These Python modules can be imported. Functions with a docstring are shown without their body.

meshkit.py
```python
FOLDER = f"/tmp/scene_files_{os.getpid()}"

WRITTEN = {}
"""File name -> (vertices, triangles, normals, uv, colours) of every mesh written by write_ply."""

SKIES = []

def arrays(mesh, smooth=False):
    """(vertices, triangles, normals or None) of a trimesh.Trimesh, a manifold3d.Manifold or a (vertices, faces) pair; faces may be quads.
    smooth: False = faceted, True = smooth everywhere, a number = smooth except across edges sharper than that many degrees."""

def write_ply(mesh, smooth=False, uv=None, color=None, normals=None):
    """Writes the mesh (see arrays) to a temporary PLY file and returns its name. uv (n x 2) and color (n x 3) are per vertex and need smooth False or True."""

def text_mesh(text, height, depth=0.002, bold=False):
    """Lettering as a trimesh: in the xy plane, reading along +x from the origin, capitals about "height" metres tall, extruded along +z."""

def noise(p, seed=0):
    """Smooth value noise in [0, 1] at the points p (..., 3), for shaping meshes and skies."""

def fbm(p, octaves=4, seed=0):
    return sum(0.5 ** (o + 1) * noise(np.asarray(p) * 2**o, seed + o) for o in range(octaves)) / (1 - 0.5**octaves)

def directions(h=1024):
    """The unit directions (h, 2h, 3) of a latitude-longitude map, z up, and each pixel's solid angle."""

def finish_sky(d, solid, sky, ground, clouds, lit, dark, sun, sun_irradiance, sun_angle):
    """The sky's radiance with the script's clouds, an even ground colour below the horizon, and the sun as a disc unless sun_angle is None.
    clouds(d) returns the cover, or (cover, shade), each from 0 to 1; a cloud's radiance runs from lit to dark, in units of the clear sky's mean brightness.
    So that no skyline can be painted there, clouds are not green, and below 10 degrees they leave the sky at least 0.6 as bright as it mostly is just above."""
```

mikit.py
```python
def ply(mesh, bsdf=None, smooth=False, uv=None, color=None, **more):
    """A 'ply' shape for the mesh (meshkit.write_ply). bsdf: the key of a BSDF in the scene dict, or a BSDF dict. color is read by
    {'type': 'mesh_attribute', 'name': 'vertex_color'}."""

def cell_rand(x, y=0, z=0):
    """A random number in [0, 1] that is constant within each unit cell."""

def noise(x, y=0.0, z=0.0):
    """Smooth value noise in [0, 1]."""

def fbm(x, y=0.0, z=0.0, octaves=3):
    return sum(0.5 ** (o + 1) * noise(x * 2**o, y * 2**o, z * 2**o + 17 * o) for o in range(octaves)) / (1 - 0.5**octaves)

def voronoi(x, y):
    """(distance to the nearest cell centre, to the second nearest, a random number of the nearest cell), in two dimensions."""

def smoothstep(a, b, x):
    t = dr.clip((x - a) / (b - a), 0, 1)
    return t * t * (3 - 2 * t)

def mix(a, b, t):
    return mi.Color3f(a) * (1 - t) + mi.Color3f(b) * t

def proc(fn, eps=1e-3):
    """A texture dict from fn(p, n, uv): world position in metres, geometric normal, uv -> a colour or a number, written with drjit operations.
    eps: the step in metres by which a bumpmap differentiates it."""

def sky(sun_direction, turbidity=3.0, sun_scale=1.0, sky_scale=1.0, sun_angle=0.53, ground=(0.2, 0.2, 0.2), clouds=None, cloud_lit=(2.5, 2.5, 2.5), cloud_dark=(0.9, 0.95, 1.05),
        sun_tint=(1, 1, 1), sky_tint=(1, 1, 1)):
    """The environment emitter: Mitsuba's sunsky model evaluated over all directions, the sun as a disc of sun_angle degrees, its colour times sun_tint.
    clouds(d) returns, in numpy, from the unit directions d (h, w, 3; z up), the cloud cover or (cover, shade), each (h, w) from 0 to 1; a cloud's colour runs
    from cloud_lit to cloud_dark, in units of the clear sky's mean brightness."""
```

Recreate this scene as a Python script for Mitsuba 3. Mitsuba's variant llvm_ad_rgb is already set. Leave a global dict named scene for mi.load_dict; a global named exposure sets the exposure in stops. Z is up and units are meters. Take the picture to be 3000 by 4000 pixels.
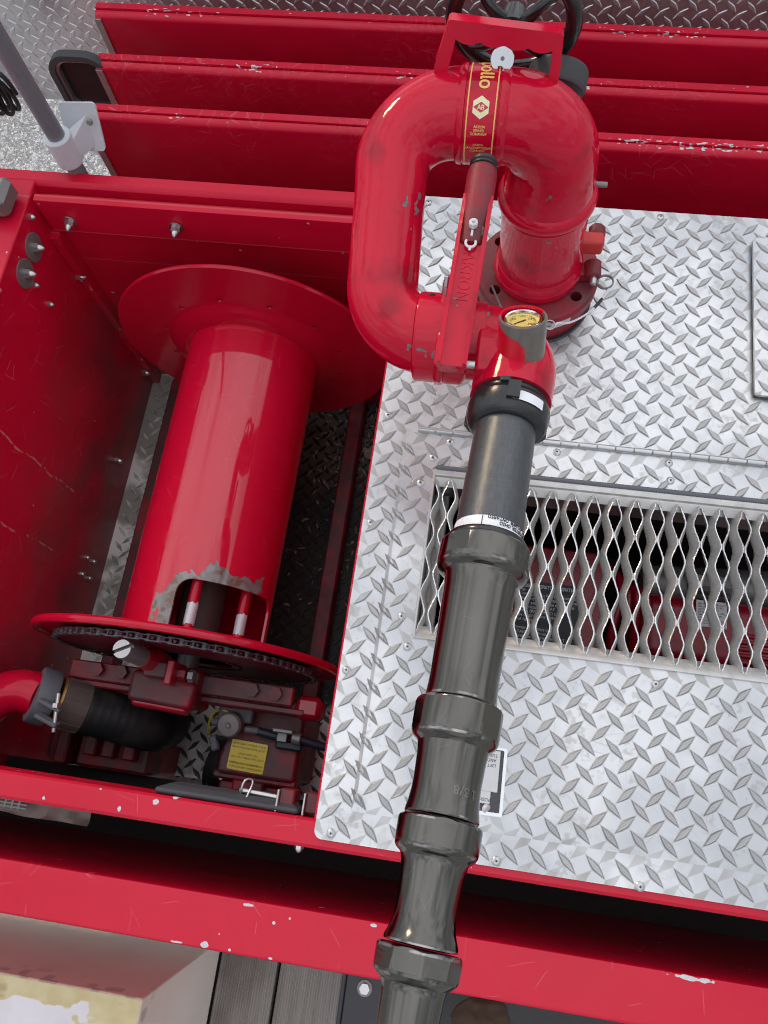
import math, random
import numpy as np, trimesh, manifold3d, shapely
import shapely.geometry as sg
from shapely import affinity
import drjit as dr
import mitsuba as mi
import mikit, meshkit
from mikit import noise, fbm, smoothstep, mix, cell_rand, proc

random.seed(7)
rng = np.random.default_rng(7)
T = mi.ScalarTransform4f
scene, labels = {}, {}

# ---------------------------------------------------------------- camera, sky, exposure
CAM = np.array([0.0, 0.0, 1.2])
RIGHT = np.array([0.9881872, 0.13892432, -0.06469996])
DOWN = np.array([0.11085422, -0.93948655, -0.32415486])
FWD = np.array([-0.10581773, 0.31315342, -0.94378893])
scene['camera'] = {'type': 'perspective', 'fov': 53.13, 'fov_axis': 'x', 'near_clip': 0.01, 'far_clip': 500.0,
                   'to_world': T().look_at(origin=CAM.tolist(), target=(CAM + FWD).tolist(), up=(-DOWN).tolist())}
SUN = (-0.58, 0.72, 0.40)
def overcast(d):
    up = np.clip(d[..., 2], 0, 1)
    f = meshkit.fbm(d * 2.6 + 4, 3, 5) - .5; g = meshkit.fbm(d * 6.5 + 9, 2, 8) - .5
    away = -(d[..., 0] * SUN[0] * .6 + d[..., 1] * SUN[1]) / math.hypot(SUN[0] * .6, SUN[1])      # the overcast is brighter on the sun's side
    return 1.0 + 0 * up, np.clip(1.0 + .30 * away - .92 * up ** .75 + 1.5 * f + 1.2 * g, 0, 1)
scene['sky'] = mikit.sky(SUN, turbidity=3, sun_scale=0.13, sun_angle=9, clouds=overcast,
                         cloud_lit=(3.72, 3.80, 4.02), cloud_dark=(1.02, 1.10, 1.24))
exposure = 2.38

# ---------------------------------------------------------------- mesh helpers
def box(c, s, bev=0.0015):
    c, h = np.asarray(c, float), np.asarray(s, float) / 2
    b = min(bev, 0.45 * h.min() * 2 / 2)
    P = []
    for sx in (-1, 1):
        for sy in (-1, 1):
            for sz in (-1, 1):
                q = np.array([sx, sy, sz]) * h
                for k in range(3):
                    r = q - np.array([sx, sy, sz]) * b
                    r[k] = q[k]
                    P.append(c + r)
    return trimesh.convex.convex_hull(np.array(P))

def bb(x0, x1, y0, y1, z0, z1, bev=0.0015):
    return box(((x0 + x1) / 2, (y0 + y1) / 2, (z0 + z1) / 2), (abs(x1 - x0), abs(y1 - y0), abs(z1 - z0)), bev)

def frame(o, z, x=None):
    z = np.asarray(z, float); z = z / np.linalg.norm(z)
    x = np.array([1.0, 0, 0]) if x is None else np.asarray(x, float)
    if abs(x @ z) > 0.95: x = np.array([0, 1.0, 0])
    x = x - z * (x @ z); x /= np.linalg.norm(x)
    m = np.eye(4); m[:3, 0] = x; m[:3, 1] = np.cross(z, x); m[:3, 2] = z; m[:3, 3] = o
    return m

def put(mesh, m):
    k = mesh.copy(); k.apply_transform(m); return k

def lathe(prof, n=48, arc=None):
    """profile of (t along +z, r); closed at r = 0 ends when given."""
    prof = np.asarray(prof, float); k = len(prof)
    a = np.arange(n) * 2 * np.pi / n
    v = np.stack([prof[:, 1][:, None] * np.cos(a), prof[:, 1][:, None] * np.sin(a), np.repeat(prof[:, 0][:, None], n, 1)], -1).reshape(-1, 3)
    i, j = np.meshgrid(np.arange(k - 1), np.arange(n), indexing='ij')
    q = np.stack([i * n + j, i * n + (j + 1) % n, (i + 1) * n + (j + 1) % n, (i + 1) * n + j], -1).reshape(-1, 4)
    f = np.vstack([q[:, [0, 1, 2]], q[:, [0, 2, 3]]])
    return trimesh.Trimesh(v, f, process=False)

def solid(prof, n=48):
    p = [(prof[0][0], 0.0)] + list(prof) + [(prof[-1][0], 0.0)]
    m = lathe(p, n); m.merge_vertices(); m.update_faces(m.nondegenerate_faces()); m.fix_normals(); return m

def cyl(a, b, r, n=24, bev=0.001):
    a, b = np.asarray(a, float), np.asarray(b, float); L = np.linalg.norm(b - a)
    bev = min(bev, r * .4, L * .4)
    return put(solid([(0, r - bev), (bev, r), (L - bev, r), (L, r - bev)], n), frame(a, b - a))

def fillet(pts, rad, seg=8):
    pts = [np.asarray(p, float) for p in pts]; out = [pts[0]]
    rad = rad if isinstance(rad, (list, tuple)) else [rad] * (len(pts) - 2)
    for i in range(1, len(pts) - 1):
        a, b, c = pts[i - 1], pts[i], pts[i + 1]
        u, w = (a - b), (c - b); lu, lw = np.linalg.norm(u), np.linalg.norm(w); u /= lu; w /= lw
        th = math.acos(np.clip(u @ w, -1, 1)); d = min(rad[i - 1] / math.tan(th / 2), lu * (.985 if i == 1 else .499), lw * (.985 if i == len(pts) - 2 else .499))
        R = d * math.tan(th / 2); bis = (u + w) / np.linalg.norm(u + w); cen = b + bis * R / math.sin(th / 2)
        s, e = b + u * d - cen, b + w * d - cen; om = math.acos(np.clip(s @ e / R / R, -1, 1))
        for k in range(seg + 1):
            t = k / seg; out.append(cen + (math.sin((1 - t) * om) * s + math.sin(t * om) * e) / math.sin(om))
    out.append(pts[-1]); return np.array(out)

def sweep(path, rad, n=16, cap=True):
    p = np.asarray(path, float); k = len(p)
    rad = np.broadcast_to(np.asarray(rad, float), (k,))
    t = np.gradient(p, axis=0); t /= np.linalg.norm(t, axis=1, keepdims=True)
    x = np.array([0, 0, 1.0]) if abs(t[0][2]) < .9 else np.array([1.0, 0, 0]); X = []
    for i in range(k):
        x = x - t[i] * (x @ t[i]); x /= np.linalg.norm(x); X.append(x)
    X = np.array(X); Y = np.cross(t, X); a = np.arange(n) * 2 * np.pi / n
    v = (p[:, None] + rad[:, None, None] * (np.cos(a)[None, :, None] * X[:, None] + np.sin(a)[None, :, None] * Y[:, None])).reshape(-1, 3)
    i, j = np.meshgrid(np.arange(k - 1), np.arange(n), indexing='ij')
    q = np.stack([i * n + j, i * n + (j + 1) % n, (i + 1) * n + (j + 1) % n, (i + 1) * n + j], -1).reshape(-1, 4)
    f = np.vstack([q[:, [0, 1, 2]], q[:, [0, 2, 3]]])
    if cap:
        v = np.vstack([v, p[0], p[-1]]); c0, c1 = k * n, k * n + 1; J = np.arange(n)
        f = np.vstack([f, np.stack([(J + 1) % n, J, J * 0 + c0], 1), np.stack([(k - 1) * n + J, (k - 1) * n + (J + 1) % n, J * 0 + c1], 1)])
    return trimesh.Trimesh(v, f, process=False)

def arclen(p):
    return np.r_[0, np.cumsum(np.linalg.norm(np.diff(p, axis=0), axis=1))]

def spline(pts, n=40):
    from scipy.interpolate import CubicSpline
    p = np.asarray(pts, float); s = arclen(p); return CubicSpline(s, p)(np.linspace(0, s[-1], n))

def extrude(poly, h, m=None):
    g = [trimesh.creation.extrude_polygon(q, h, engine='earcut') for q in getattr(poly, 'geoms', [poly])]
    g = trimesh.util.concatenate(g)
    return g if m is None else put(g, m)

def prism_x(poly, x0, x1):
    """polygon in (y, z) extruded from x0 to x1."""
    m = np.eye(4); m[:3, 0] = [0, 1, 0]; m[:3, 1] = [0, 0, 1]; m[:3, 2] = [1, 0, 0]; m[:3, 3] = [x0, 0, 0]
    return extrude(poly, x1 - x0, m)

def man(m):
    m = m.copy(); m.merge_vertices()
    return manifold3d.Manifold(manifold3d.Mesh(np.asarray(m.vertices, np.float32), np.asarray(m.faces, np.uint32)))

def tri(m):
    q = m.to_mesh(); return trimesh.Trimesh(q.vert_properties[:, :3], q.tri_verts, process=False)

def cat(*ms):
    ms = [m for g in ms for m in (g if isinstance(g, (list, tuple)) else [g])]
    return trimesh.util.concatenate(ms)

def hexnut(r, h, dome=True):
    a = np.arange(6) * np.pi / 3
    pts = [(r * math.cos(t), r * math.sin(t), z) for t in a for z in (0, h)]
    m = trimesh.convex.convex_hull(np.array(pts))
    if dome:
        d = solid([(h * .95, r * .80), (h * 1.35, r * .74), (h * 1.75, r * .5), (h * 2.0, r * .16)], 16)
        m = cat(m, d)
    return m

def rrect(x0, x1, y0, y1, r, seg=6):
    return sg.box(x0 + r, y0 + r, x1 - r, y1 - r).buffer(r, quad_segs=seg)

def wrap(mesh, r, m):
    """flat lettering (x along the axis, y round the cylinder, z proud) laid round a cylinder of radius r whose axis is x of m, y = 0 at z of m."""
    v = np.asarray(mesh.vertices); a = v[:, 1] / r; R = r + v[:, 2]
    w = np.stack([v[:, 0], R * np.sin(a), R * np.cos(a)], -1)
    k = put(trimesh.Trimesh(w, mesh.faces, process=False), m)
    if k.volume < 0: k.invert()
    return k

def subdiv(mesh, L):
    return tri(man(mesh).refine_to_length(L))

def text(s, h, depth=.0004, bold=False, center=True):
    m = meshkit.text_mesh(s, h, depth, bold)
    if center: m.apply_translation([-(m.bounds[0][0] + m.bounds[1][0]) / 2, -h / 2, 0])
    return m

def rot2(m, deg):
    return put(m, trimesh.transformations.rotation_matrix(math.radians(deg), [0, 0, 1]))

# ---------------------------------------------------------------- scene helpers
count = {}
def key_for(base):
    n = count.get(base, 0); count[base] = n + 1
    return base if n == 0 else f'{base}_{n:03d}'

def add(base, mesh, bsdf, smooth=30, label=None, cat_=None, group=None, kind=None, uniq=True, m=None):
    k = key_for(base) if uniq else base
    if not isinstance(mesh, dict) and len(mesh.faces) == 0: print('EMPTY', k)
    d = mesh if isinstance(mesh, dict) else mikit.ply(mesh, bsdf, smooth)
    d = dict(d)
    if m is not None: d['to_world'] = T(np.asarray(m, float))
    scene[k] = d
    e = {}
    if label: e['label'] = label
    if cat_: e['category'] = cat_
    if group: e['group'] = group
    if kind: e['kind'] = kind
    if e: labels[k] = e
    return k

def thing(base, label, cat_, group=None):
    k = key_for(base); labels[k] = {'label': label, 'category': cat_}
    if group: labels[k]['group'] = group
    return k

# ---------------------------------------------------------------- materials
def P(base, rough=.4, metal=0., spec=.5, coat=0., gloss=.9, extra=None):
    d = {'type': 'principled', 'roughness': rough, 'metallic': metal, 'specular': spec, 'clearcoat': coat, 'clearcoat_gloss': gloss}
    d['base_color'] = {'type': 'rgb', 'value': list(base)} if isinstance(base, (tuple, list)) else base
    if extra: d.update(extra)
    return d

RED = (0.55, 0.0034, 0.031)
CHIP = (0.50, 0.52, 0.54)

def scratch(u, v, cell, dens, wid, seed):
    """thin random scratches in metres-space coordinates, 0..1"""
    out = mi.Float(0)
    wu = u + 0.006 * noise(u * 25, v * 25, seed); wv = v + 0.006 * noise(u * 25, v * 25, seed + 9)
    for k, a in enumerate((0.25, 0.9, 1.65, 2.35, 2.9)):
        c, s = math.cos(a), math.sin(a)
        x = (wu * c + wv * s) / cell; y = (wv * c - wu * s) / (cell * .35)
        i, j = dr.floor(x), dr.floor(y); fx, fy = x - i, y - j
        r = cell_rand(i, j, seed + k); r2 = cell_rand(i, j, seed + k + 31); r3 = cell_rand(i, j, seed + k + 57)
        on = dr.select(r < dens, 1.0, 0.0)
        d = dr.abs(fy - 0.2 - 0.6 * r2 - (fx - .5) * (r3 - .5) * .6) * cell * .35
        ends = smoothstep(0.0, .15, fx - .3 * r3) * smoothstep(0.0, .15, 1 - fx - .3 * r2)
        out = dr.maximum(out, on * ends * (0.4 + .6 * r3) * (1 - smoothstep(wid * .5, wid, d)))
    return out

def f_div(p, n, uv):
    base = mix(RED, (0.46, 0.0028, 0.022), fbm(p.x * 6, p.y * 30, p.z * 6))
    s = dr.maximum(scratch(p.x, p.z * 1.0 + p.y * .3, .06, .26, .0008, 3) * smoothstep(.4, .65, noise(p.x * 5, p.y * 9, 6.)), .8 * scratch(p.x, p.z + p.y * .3, .025, .22, .0005, 17) * smoothstep(.45, .7, noise(p.x * 4 + 9, p.y * 9, 2.)))
    c = mix(base, (0.60, 0.16, 0.2), s * .55 * smoothstep(-.22, -.02, p.z))
    e = noise(p.x * 9, p.y * 9, 3.)
    q = noise(p.x * 75, p.y * 330, p.z * 200) * .6 + noise(p.x * 210 + 7, p.y * 420, 1.) * .4
    line = dr.minimum(dr.minimum(dr.abs(p.y - 1.2055), dr.abs(p.y - 1.3435)), dr.abs(p.y - 1.4905))
    chip = dr.select((q > .89 - .25 * smoothstep(.42, .8, e) * (1 - smoothstep(.003, .012, line))) & (p.z > -.008), 1.0, 0.0)
    return mix(c, CHIP, chip)

SPOTS = ((.3800, -.2165, .030, .0032), (-.3842, -.0850, .0040, .0020), (-.4645, -.1128, .0022, .0034), (-.4123, -.0960, .0045, .0042), (-.2546, -.2186, .009, .0020), (-.2123, -.2362, .002, .002), (-.1901, -.2264, .002, .0028), (-.0671, -.2176, .005, .0018), (-.3523, -.2826, .008, .0016), (-.3081, -.2795, .0055, .0038), (-.2709, -.2808, .0026, .0026), (-.2092, -.2825, .0030, .0016), (-.2896, -.2625, .0014, .0014))

def f_body(p, n, uv):
    base = mix(RED, (0.46, 0.0028, 0.022), fbm(p.x * 5, p.y * 5, p.z * 5))
    s = scratch(p.x, p.y + p.z, .05, .05, .0006, 11)
    c = mix(base, (0.62, 0.16, 0.2), s * .5)
    q = noise(p.x * 70, p.y * 70, p.z * 70) * .65 + noise(p.x * 190, p.y * 190, p.z * 190) * .35
    e = noise(p.x * 7, p.y * 9, 8.)
    chip = dr.select(q > .90 - .05 * smoothstep(.5, .9, e), 1.0, 0.0)
    w = 1.6 * (fbm(p.x * 120, p.y * 160, 2., 3) - .5)
    for cx, cy, rx, ry in SPOTS:
        chip = dr.select(dr.square((p.x - cx) / rx) + dr.square((p.y - cy) / ry) < 1 + 1.6 * w, 1.0, chip)
    return mix(c, CHIP, chip)

def f_well(p, n, uv):
    base = mix(RED, (0.46, 0.0028, 0.022), fbm(p.x * 5, p.y * 5, p.z * 5))
    s = scratch(p.y, p.z, .07, .10, .0010, 23)
    c = mix(base, (0.58, 0.2, 0.18), s * .45)
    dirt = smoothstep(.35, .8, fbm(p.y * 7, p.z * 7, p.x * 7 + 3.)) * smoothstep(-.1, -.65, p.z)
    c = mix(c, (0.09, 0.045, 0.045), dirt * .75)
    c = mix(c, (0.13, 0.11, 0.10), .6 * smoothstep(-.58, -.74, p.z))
    wob = .016 * (noise(p.y * 14, p.z * 14, 2.) - .5) + .004 * (noise(p.y * 150, p.z * 150, 4.) - .5)
    for yy, z0, z1 in ((.5215, -.12, -.545), (.366, -.20, -.50)):
        arc = (1 - smoothstep(.0005, .0032, dr.abs(p.y - yy + wob))) * smoothstep(z1, z1 + .05, p.z) * smoothstep(z0, z0 - .03, p.z) * smoothstep(-.93, -.9375, p.x)
        c = mix(c, (0.50, 0.25, 0.18), arc * .75 * smoothstep(.35, .7, noise(p.y * 160, p.z * 90, 7.)))
    q = noise(p.x * 90, p.y * 90, p.z * 60)
    return mix(c, (0.5, 0.42, 0.4), dr.select(q > .93, .7, 0.0))

def f_gun(p, n, uv):
    base = mix(RED, (0.46, 0.0028, 0.022), fbm(p.x * 9, p.y * 9, p.z * 9))
    q = noise(p.x * 75, p.y * 75, p.z * 75) * .7 + noise(p.x * 210, p.y * 210, p.z * 210) * .3
    e = noise(p.x * 16, p.y * 16, p.z * 16 + 2.)
    chip = dr.select(q > .87 - .17 * smoothstep(.5, .85, e), 1.0, 0.0)
    grime = smoothstep(.52, .8, fbm(p.x * 24, p.y * 24, p.z * 24 + 1., 4))
    base = mix(base, (0.17, 0.006, 0.014), grime * .55)
    rim_ = smoothstep(.80, .84, q) * (1 - chip) * smoothstep(.55, .8, e)
    base = mix(base, (0.52, 0.10, 0.09), rim_ * .5)
    return mix(base, (0.15, 0.15, 0.155), chip)

def f_gun_r(p, n, uv):
    return .06 + .16 * smoothstep(.5, .75, fbm(p.x * 14, p.y * 14, p.z * 14 + 5., 4))

def f_gund(p, n, uv):
    base = mix((0.27, 0.005, 0.020), (0.11, 0.018, 0.022), smoothstep(.3, .75, fbm(p.x * 14, p.y * 14, p.z * 14, 4)))
    dust = smoothstep(.5, .95, n.z) * smoothstep(.25, .7, fbm(p.x * 30, p.y * 30, p.z * 30 + 4.))
    c = mix(base, (0.12, 0.055, 0.056), dust * .5)
    q = noise(p.x * 110, p.y * 110, p.z * 110)
    return mix(c, (0.2, 0.19, 0.19), dr.select(q > .95, 1.0, 0.0))

def f_drum(p, n, uv):
    a = dr.atan2(p.x + .526, p.z + .349); y = p.y
    base = mix(RED, (0.46, 0.0028, 0.022), fbm(p.x * 6, p.y * 3, p.z * 6))
    s = scratch(a * .147, y, .05, .035, .0005, 41)
    base = mix(base, (0.60, 0.16, 0.16), s * .45)
    w = fbm(a * 9, y * 60, 2., 4) - .5; w2 = noise(a * 14 + 3, y * 8, 5.) - .5
    top = .300 + .016 * smoothstep(-.3, .4, a) + .030 * w + .026 * w2
    left = -.26 + .30 * w + .16 * w2 + .7 * smoothstep(.245, .31, y) * .35
    inside = (y < top) & (a > left) & (a < 1.16 + .2 * w)
    rust = mix((0.17, 0.155, 0.15), (0.13, 0.07, 0.045), smoothstep(.45, .7, fbm(a * 16, y * 90, 9., 4)))
    rust = mix(rust, (0.24, 0.24, 0.25), .6 * smoothstep(.5, .75, fbm(a * 9, y * 60, 1., 3)))
    return dr.select(inside, rust, base)

def f_drum_r(p, n, uv):
    a = dr.atan2(p.x + .526, p.z + .349)
    rub = smoothstep(.55, .8, noise(p.y * 38, 1., 2.) * .6 + .4 * fbm(a * 3, p.y * 60, 7., 3))
    return .045 + .13 * rub * smoothstep(.25, .6, fbm(a * 4, p.y * 9, 3., 3))

def lug_dist(x, y, ox, oy):
    out = mi.Float(9)
    for dx, a in ((0., -45.5), (.5, 44.5)):
        u = (x - ox) / PITCH_ - dx; v = (y - oy) / PITCH_ - dx
        u = (u - dr.round(u)) * PITCH_; v = (v - dr.round(v)) * PITCH_
        c, s_ = math.cos(math.radians(a)), math.sin(math.radians(a))
        l = (u * c + v * s_) / .0194; w = (v * c - u * s_) / .0054
        out = dr.minimum(out, dr.abs(l) + dr.abs(w) * .85)
    return out
PITCH_ = .0402

def f_tread(p, n, uv):
    q = fbm(p.x * 9, p.y * 9, p.z * 9, 4); k = fbm(p.x * 60, p.y * 60, p.z * 60 + 4., 3)
    c = mix((0.66, 0.665, 0.67), (0.52, 0.53, 0.55), smoothstep(.35, .7, q))
    c = mix(c, (0.46, 0.455, 0.45), .4 * smoothstep(.5, .8, k))
    sm = noise(p.x * 26, p.y * 26, 6.) * fbm(p.x * 130, p.y * 130, 2., 3)
    c = mix(c, (0.33, 0.315, 0.295), .45 * smoothstep(.42, .62, sm))
    lid = (p.x > -.118) & (p.y > -.066) & (p.y < .5445)
    side_h = (p.x > .4555) & (p.y > .6725) & (p.y < .990)
    d = lug_dist(p.x, p.y, dr.select(lid, .1315, dr.select(side_h, .473, .3149)), dr.select(lid, .1530, dr.select(side_h, .968, .9958)))
    flat = smoothstep(.9, .97, n.z)
    c = mix(c, (0.30, 0.285, 0.265), flat * .6 * (1 - smoothstep(1.0, 1.28, d)) * (.4 + .9 * noise(p.x * 45, p.y * 45, 3.)))
    s_ = scratch(p.x, p.y, .06, .10, .0008, 71)
    return mix(c, (0.42, 0.42, 0.43), s_ * .6 * flat)

def f_tread_r(p, n, uv):
    return .26 + .24 * fbm(p.x * 22, p.y * 22, p.z * 22 + 2., 4)

def f_lug(p, n, uv):
    st = smoothstep(.2, .8, .5 + .5 * dr.sin((p.x * .2 + p.y + p.z) * 2 * math.pi / .0022))
    return mix((0.31, 0.308, 0.302), (0.45, 0.45, 0.45), st * .6 + .4 * noise(p.x * 40, p.y * 40, p.z * 40))

def f_dark(p, n, uv):
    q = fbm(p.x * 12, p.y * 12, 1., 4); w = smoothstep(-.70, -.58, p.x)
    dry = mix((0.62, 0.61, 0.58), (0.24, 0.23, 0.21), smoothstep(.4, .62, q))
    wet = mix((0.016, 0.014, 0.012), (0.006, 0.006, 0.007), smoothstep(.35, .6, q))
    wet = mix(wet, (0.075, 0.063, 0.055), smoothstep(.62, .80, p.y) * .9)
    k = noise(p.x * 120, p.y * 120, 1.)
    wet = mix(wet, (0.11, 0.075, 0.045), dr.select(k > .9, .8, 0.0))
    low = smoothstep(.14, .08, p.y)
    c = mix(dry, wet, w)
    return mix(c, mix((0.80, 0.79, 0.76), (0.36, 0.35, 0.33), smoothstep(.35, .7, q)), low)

def f_anod(p, n, uv):
    q = fbm(p.x * 30, p.y * 12, p.z * 30, 3)
    c = mix((0.148, 0.142, 0.129), (0.102, 0.098, 0.089), q)
    t = (p.x - .0391) * -.0604 + (p.y - .4571) * -.9859 + (p.z - .3407) * .1560
    wear = mi.Float(0)
    for e in (.2176, .2452, .3890, .3952, .4272, .4998, .5062, .5312, .6075, .6128, .6328):
        wear = dr.maximum(wear, 1 - smoothstep(.0006, .0016, dr.abs(t - e)))
    wear = wear * smoothstep(.52, .66, fbm(p.x * 70, p.y * 30, p.z * 70, 3))
    c = mix(c, (0.42, 0.41, 0.40), wear * .8)
    return mix(c, (0.30, 0.30, 0.30), .25 * scratch(p.x * 1.5, p.y, .03, .08, .0004, 91))

def f_anodr(p, n, uv):
    q = noise(p.x * 500, p.y * 60, p.z * 500) * .6 + noise(p.x * 120, p.y * 900, p.z * 120) * .4
    return mix((0.115, 0.12, 0.125), (0.075, 0.078, 0.083), q)

def f_asph(p, n, uv):
    a, b, r = mikit.voronoi(p.x * 95, p.y * 95)
    c = mix((0.28, 0.275, 0.27), (0.72, 0.715, 0.71), r * r)
    return c * (0.35 + .65 * smoothstep(.0, .22, b - a)) * (0.75 + .4 * fbm(p.x * 3, p.y * 3, 1.))

def f_boxp(p, n, uv):
    up = smoothstep(.6, .9, n.z)
    e = dr.minimum(-.4365 - p.y, -.463 - p.x)       # distance from the two worn edges of the lid
    w = fbm(p.x * 16, p.y * 16, 2., 4)
    bare = 1 - smoothstep(.038, .042, e - .06 * (w - .5) * 2)
    wood = mix((0.50, 0.42, 0.20), (0.62, 0.58, 0.36), fbm(p.x * 40, p.y * 40, 5.))
    wood = mix(wood, (0.30, 0.22, 0.13), .7 * smoothstep(.6, .75, fbm(p.x * 14, p.y * 50, 7.)))
    white = mix((0.72, 0.72, 0.73), (0.6, 0.6, 0.62), fbm(p.x * 22, p.y * 22, 3.))
    top = mix(white, wood, bare)
    side = mix((0.74, 0.68, 0.60), (0.58, 0.52, 0.45), fbm(p.x * 6, p.y * 6, p.z * 5, 4))
    k = smoothstep(.62, .70, noise(p.x * 60, p.y * 60, p.z * 26)) * smoothstep(-.42, -.32, p.z)
    side = mix(side, (0.16, 0.14, 0.13), k * .45)
    return mix(side, top, up)

def f_plank(p, n, uv):
    g = fbm(p.x * 90, p.y * 3, 1., 4); b = fbm(p.x * 5, p.y * 5, 4.)
    c = mix((0.40, 0.38, 0.355), (0.24, 0.22, 0.20), g)
    return mix(c, (0.11, 0.075, 0.06), .6 * smoothstep(.5, .8, b))

def f_alum(p, n, uv):
    return mix((0.52, 0.51, 0.50), (0.40, 0.39, 0.38), fbm(p.x * 25, p.y * 25, p.z * 25, 4))

def f_strand(p, n, uv):
    return mix((0.62, 0.61, 0.59), (0.40, 0.39, 0.375), fbm(p.x * 60, p.y * 30, p.z * 60, 3))

def f_hose(p, n, uv):
    return mix((0.010, 0.010, 0.011), (0.024, 0.021, 0.020), smoothstep(.5, .75, fbm(p.x * 20, p.y * 20, p.z * 20, 3)))

def f_gauge_body(p, n, uv):
    w = fbm(p.x * 70, p.y * 70, p.z * 70, 4) - .5
    bare = (p.x - .0495 + .5 * (p.z - .39) + .03 * w > 0) & (p.y < .530 + .03 * w)
    br = mix((0.10, 0.092, 0.075), (0.15, 0.14, 0.125), fbm(p.x * 150, p.y * 150, p.z * 90))
    return dr.select(bare | (p.z > .4122 + .003 * w), br, mi.Color3f(0.52, 0.004, 0.02))

def f_dusty(p, n, uv):
    q = fbm(p.x * 18, p.y * 18, p.z * 18, 4); up = smoothstep(.3, .9, n.z)
    c = mix((0.20, 0.003, 0.013), (0.085, 0.004, 0.009), smoothstep(.35, .7, q))
    return mix(c, (0.045, 0.026, 0.028), up * smoothstep(.3, .65, fbm(p.x * 26, p.y * 26, p.z * 26 + 3., 3)) * .7)

def f_plate(p, n, uv):
    q = fbm(p.x * 30, p.y * 30, 2., 4)
    return mix((0.88, 0.87, 0.84), (0.42, 0.41, 0.39), smoothstep(.4, .75, q))

def f_lugd(p, n, uv):
    q = fbm(p.x * 30, p.y * 30, 2., 3)
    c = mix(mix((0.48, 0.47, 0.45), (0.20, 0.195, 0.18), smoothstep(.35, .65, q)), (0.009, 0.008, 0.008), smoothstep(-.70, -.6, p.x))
    return mix(c, (0.05, 0.049, 0.05), smoothstep(.16, .08, p.y))

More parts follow.
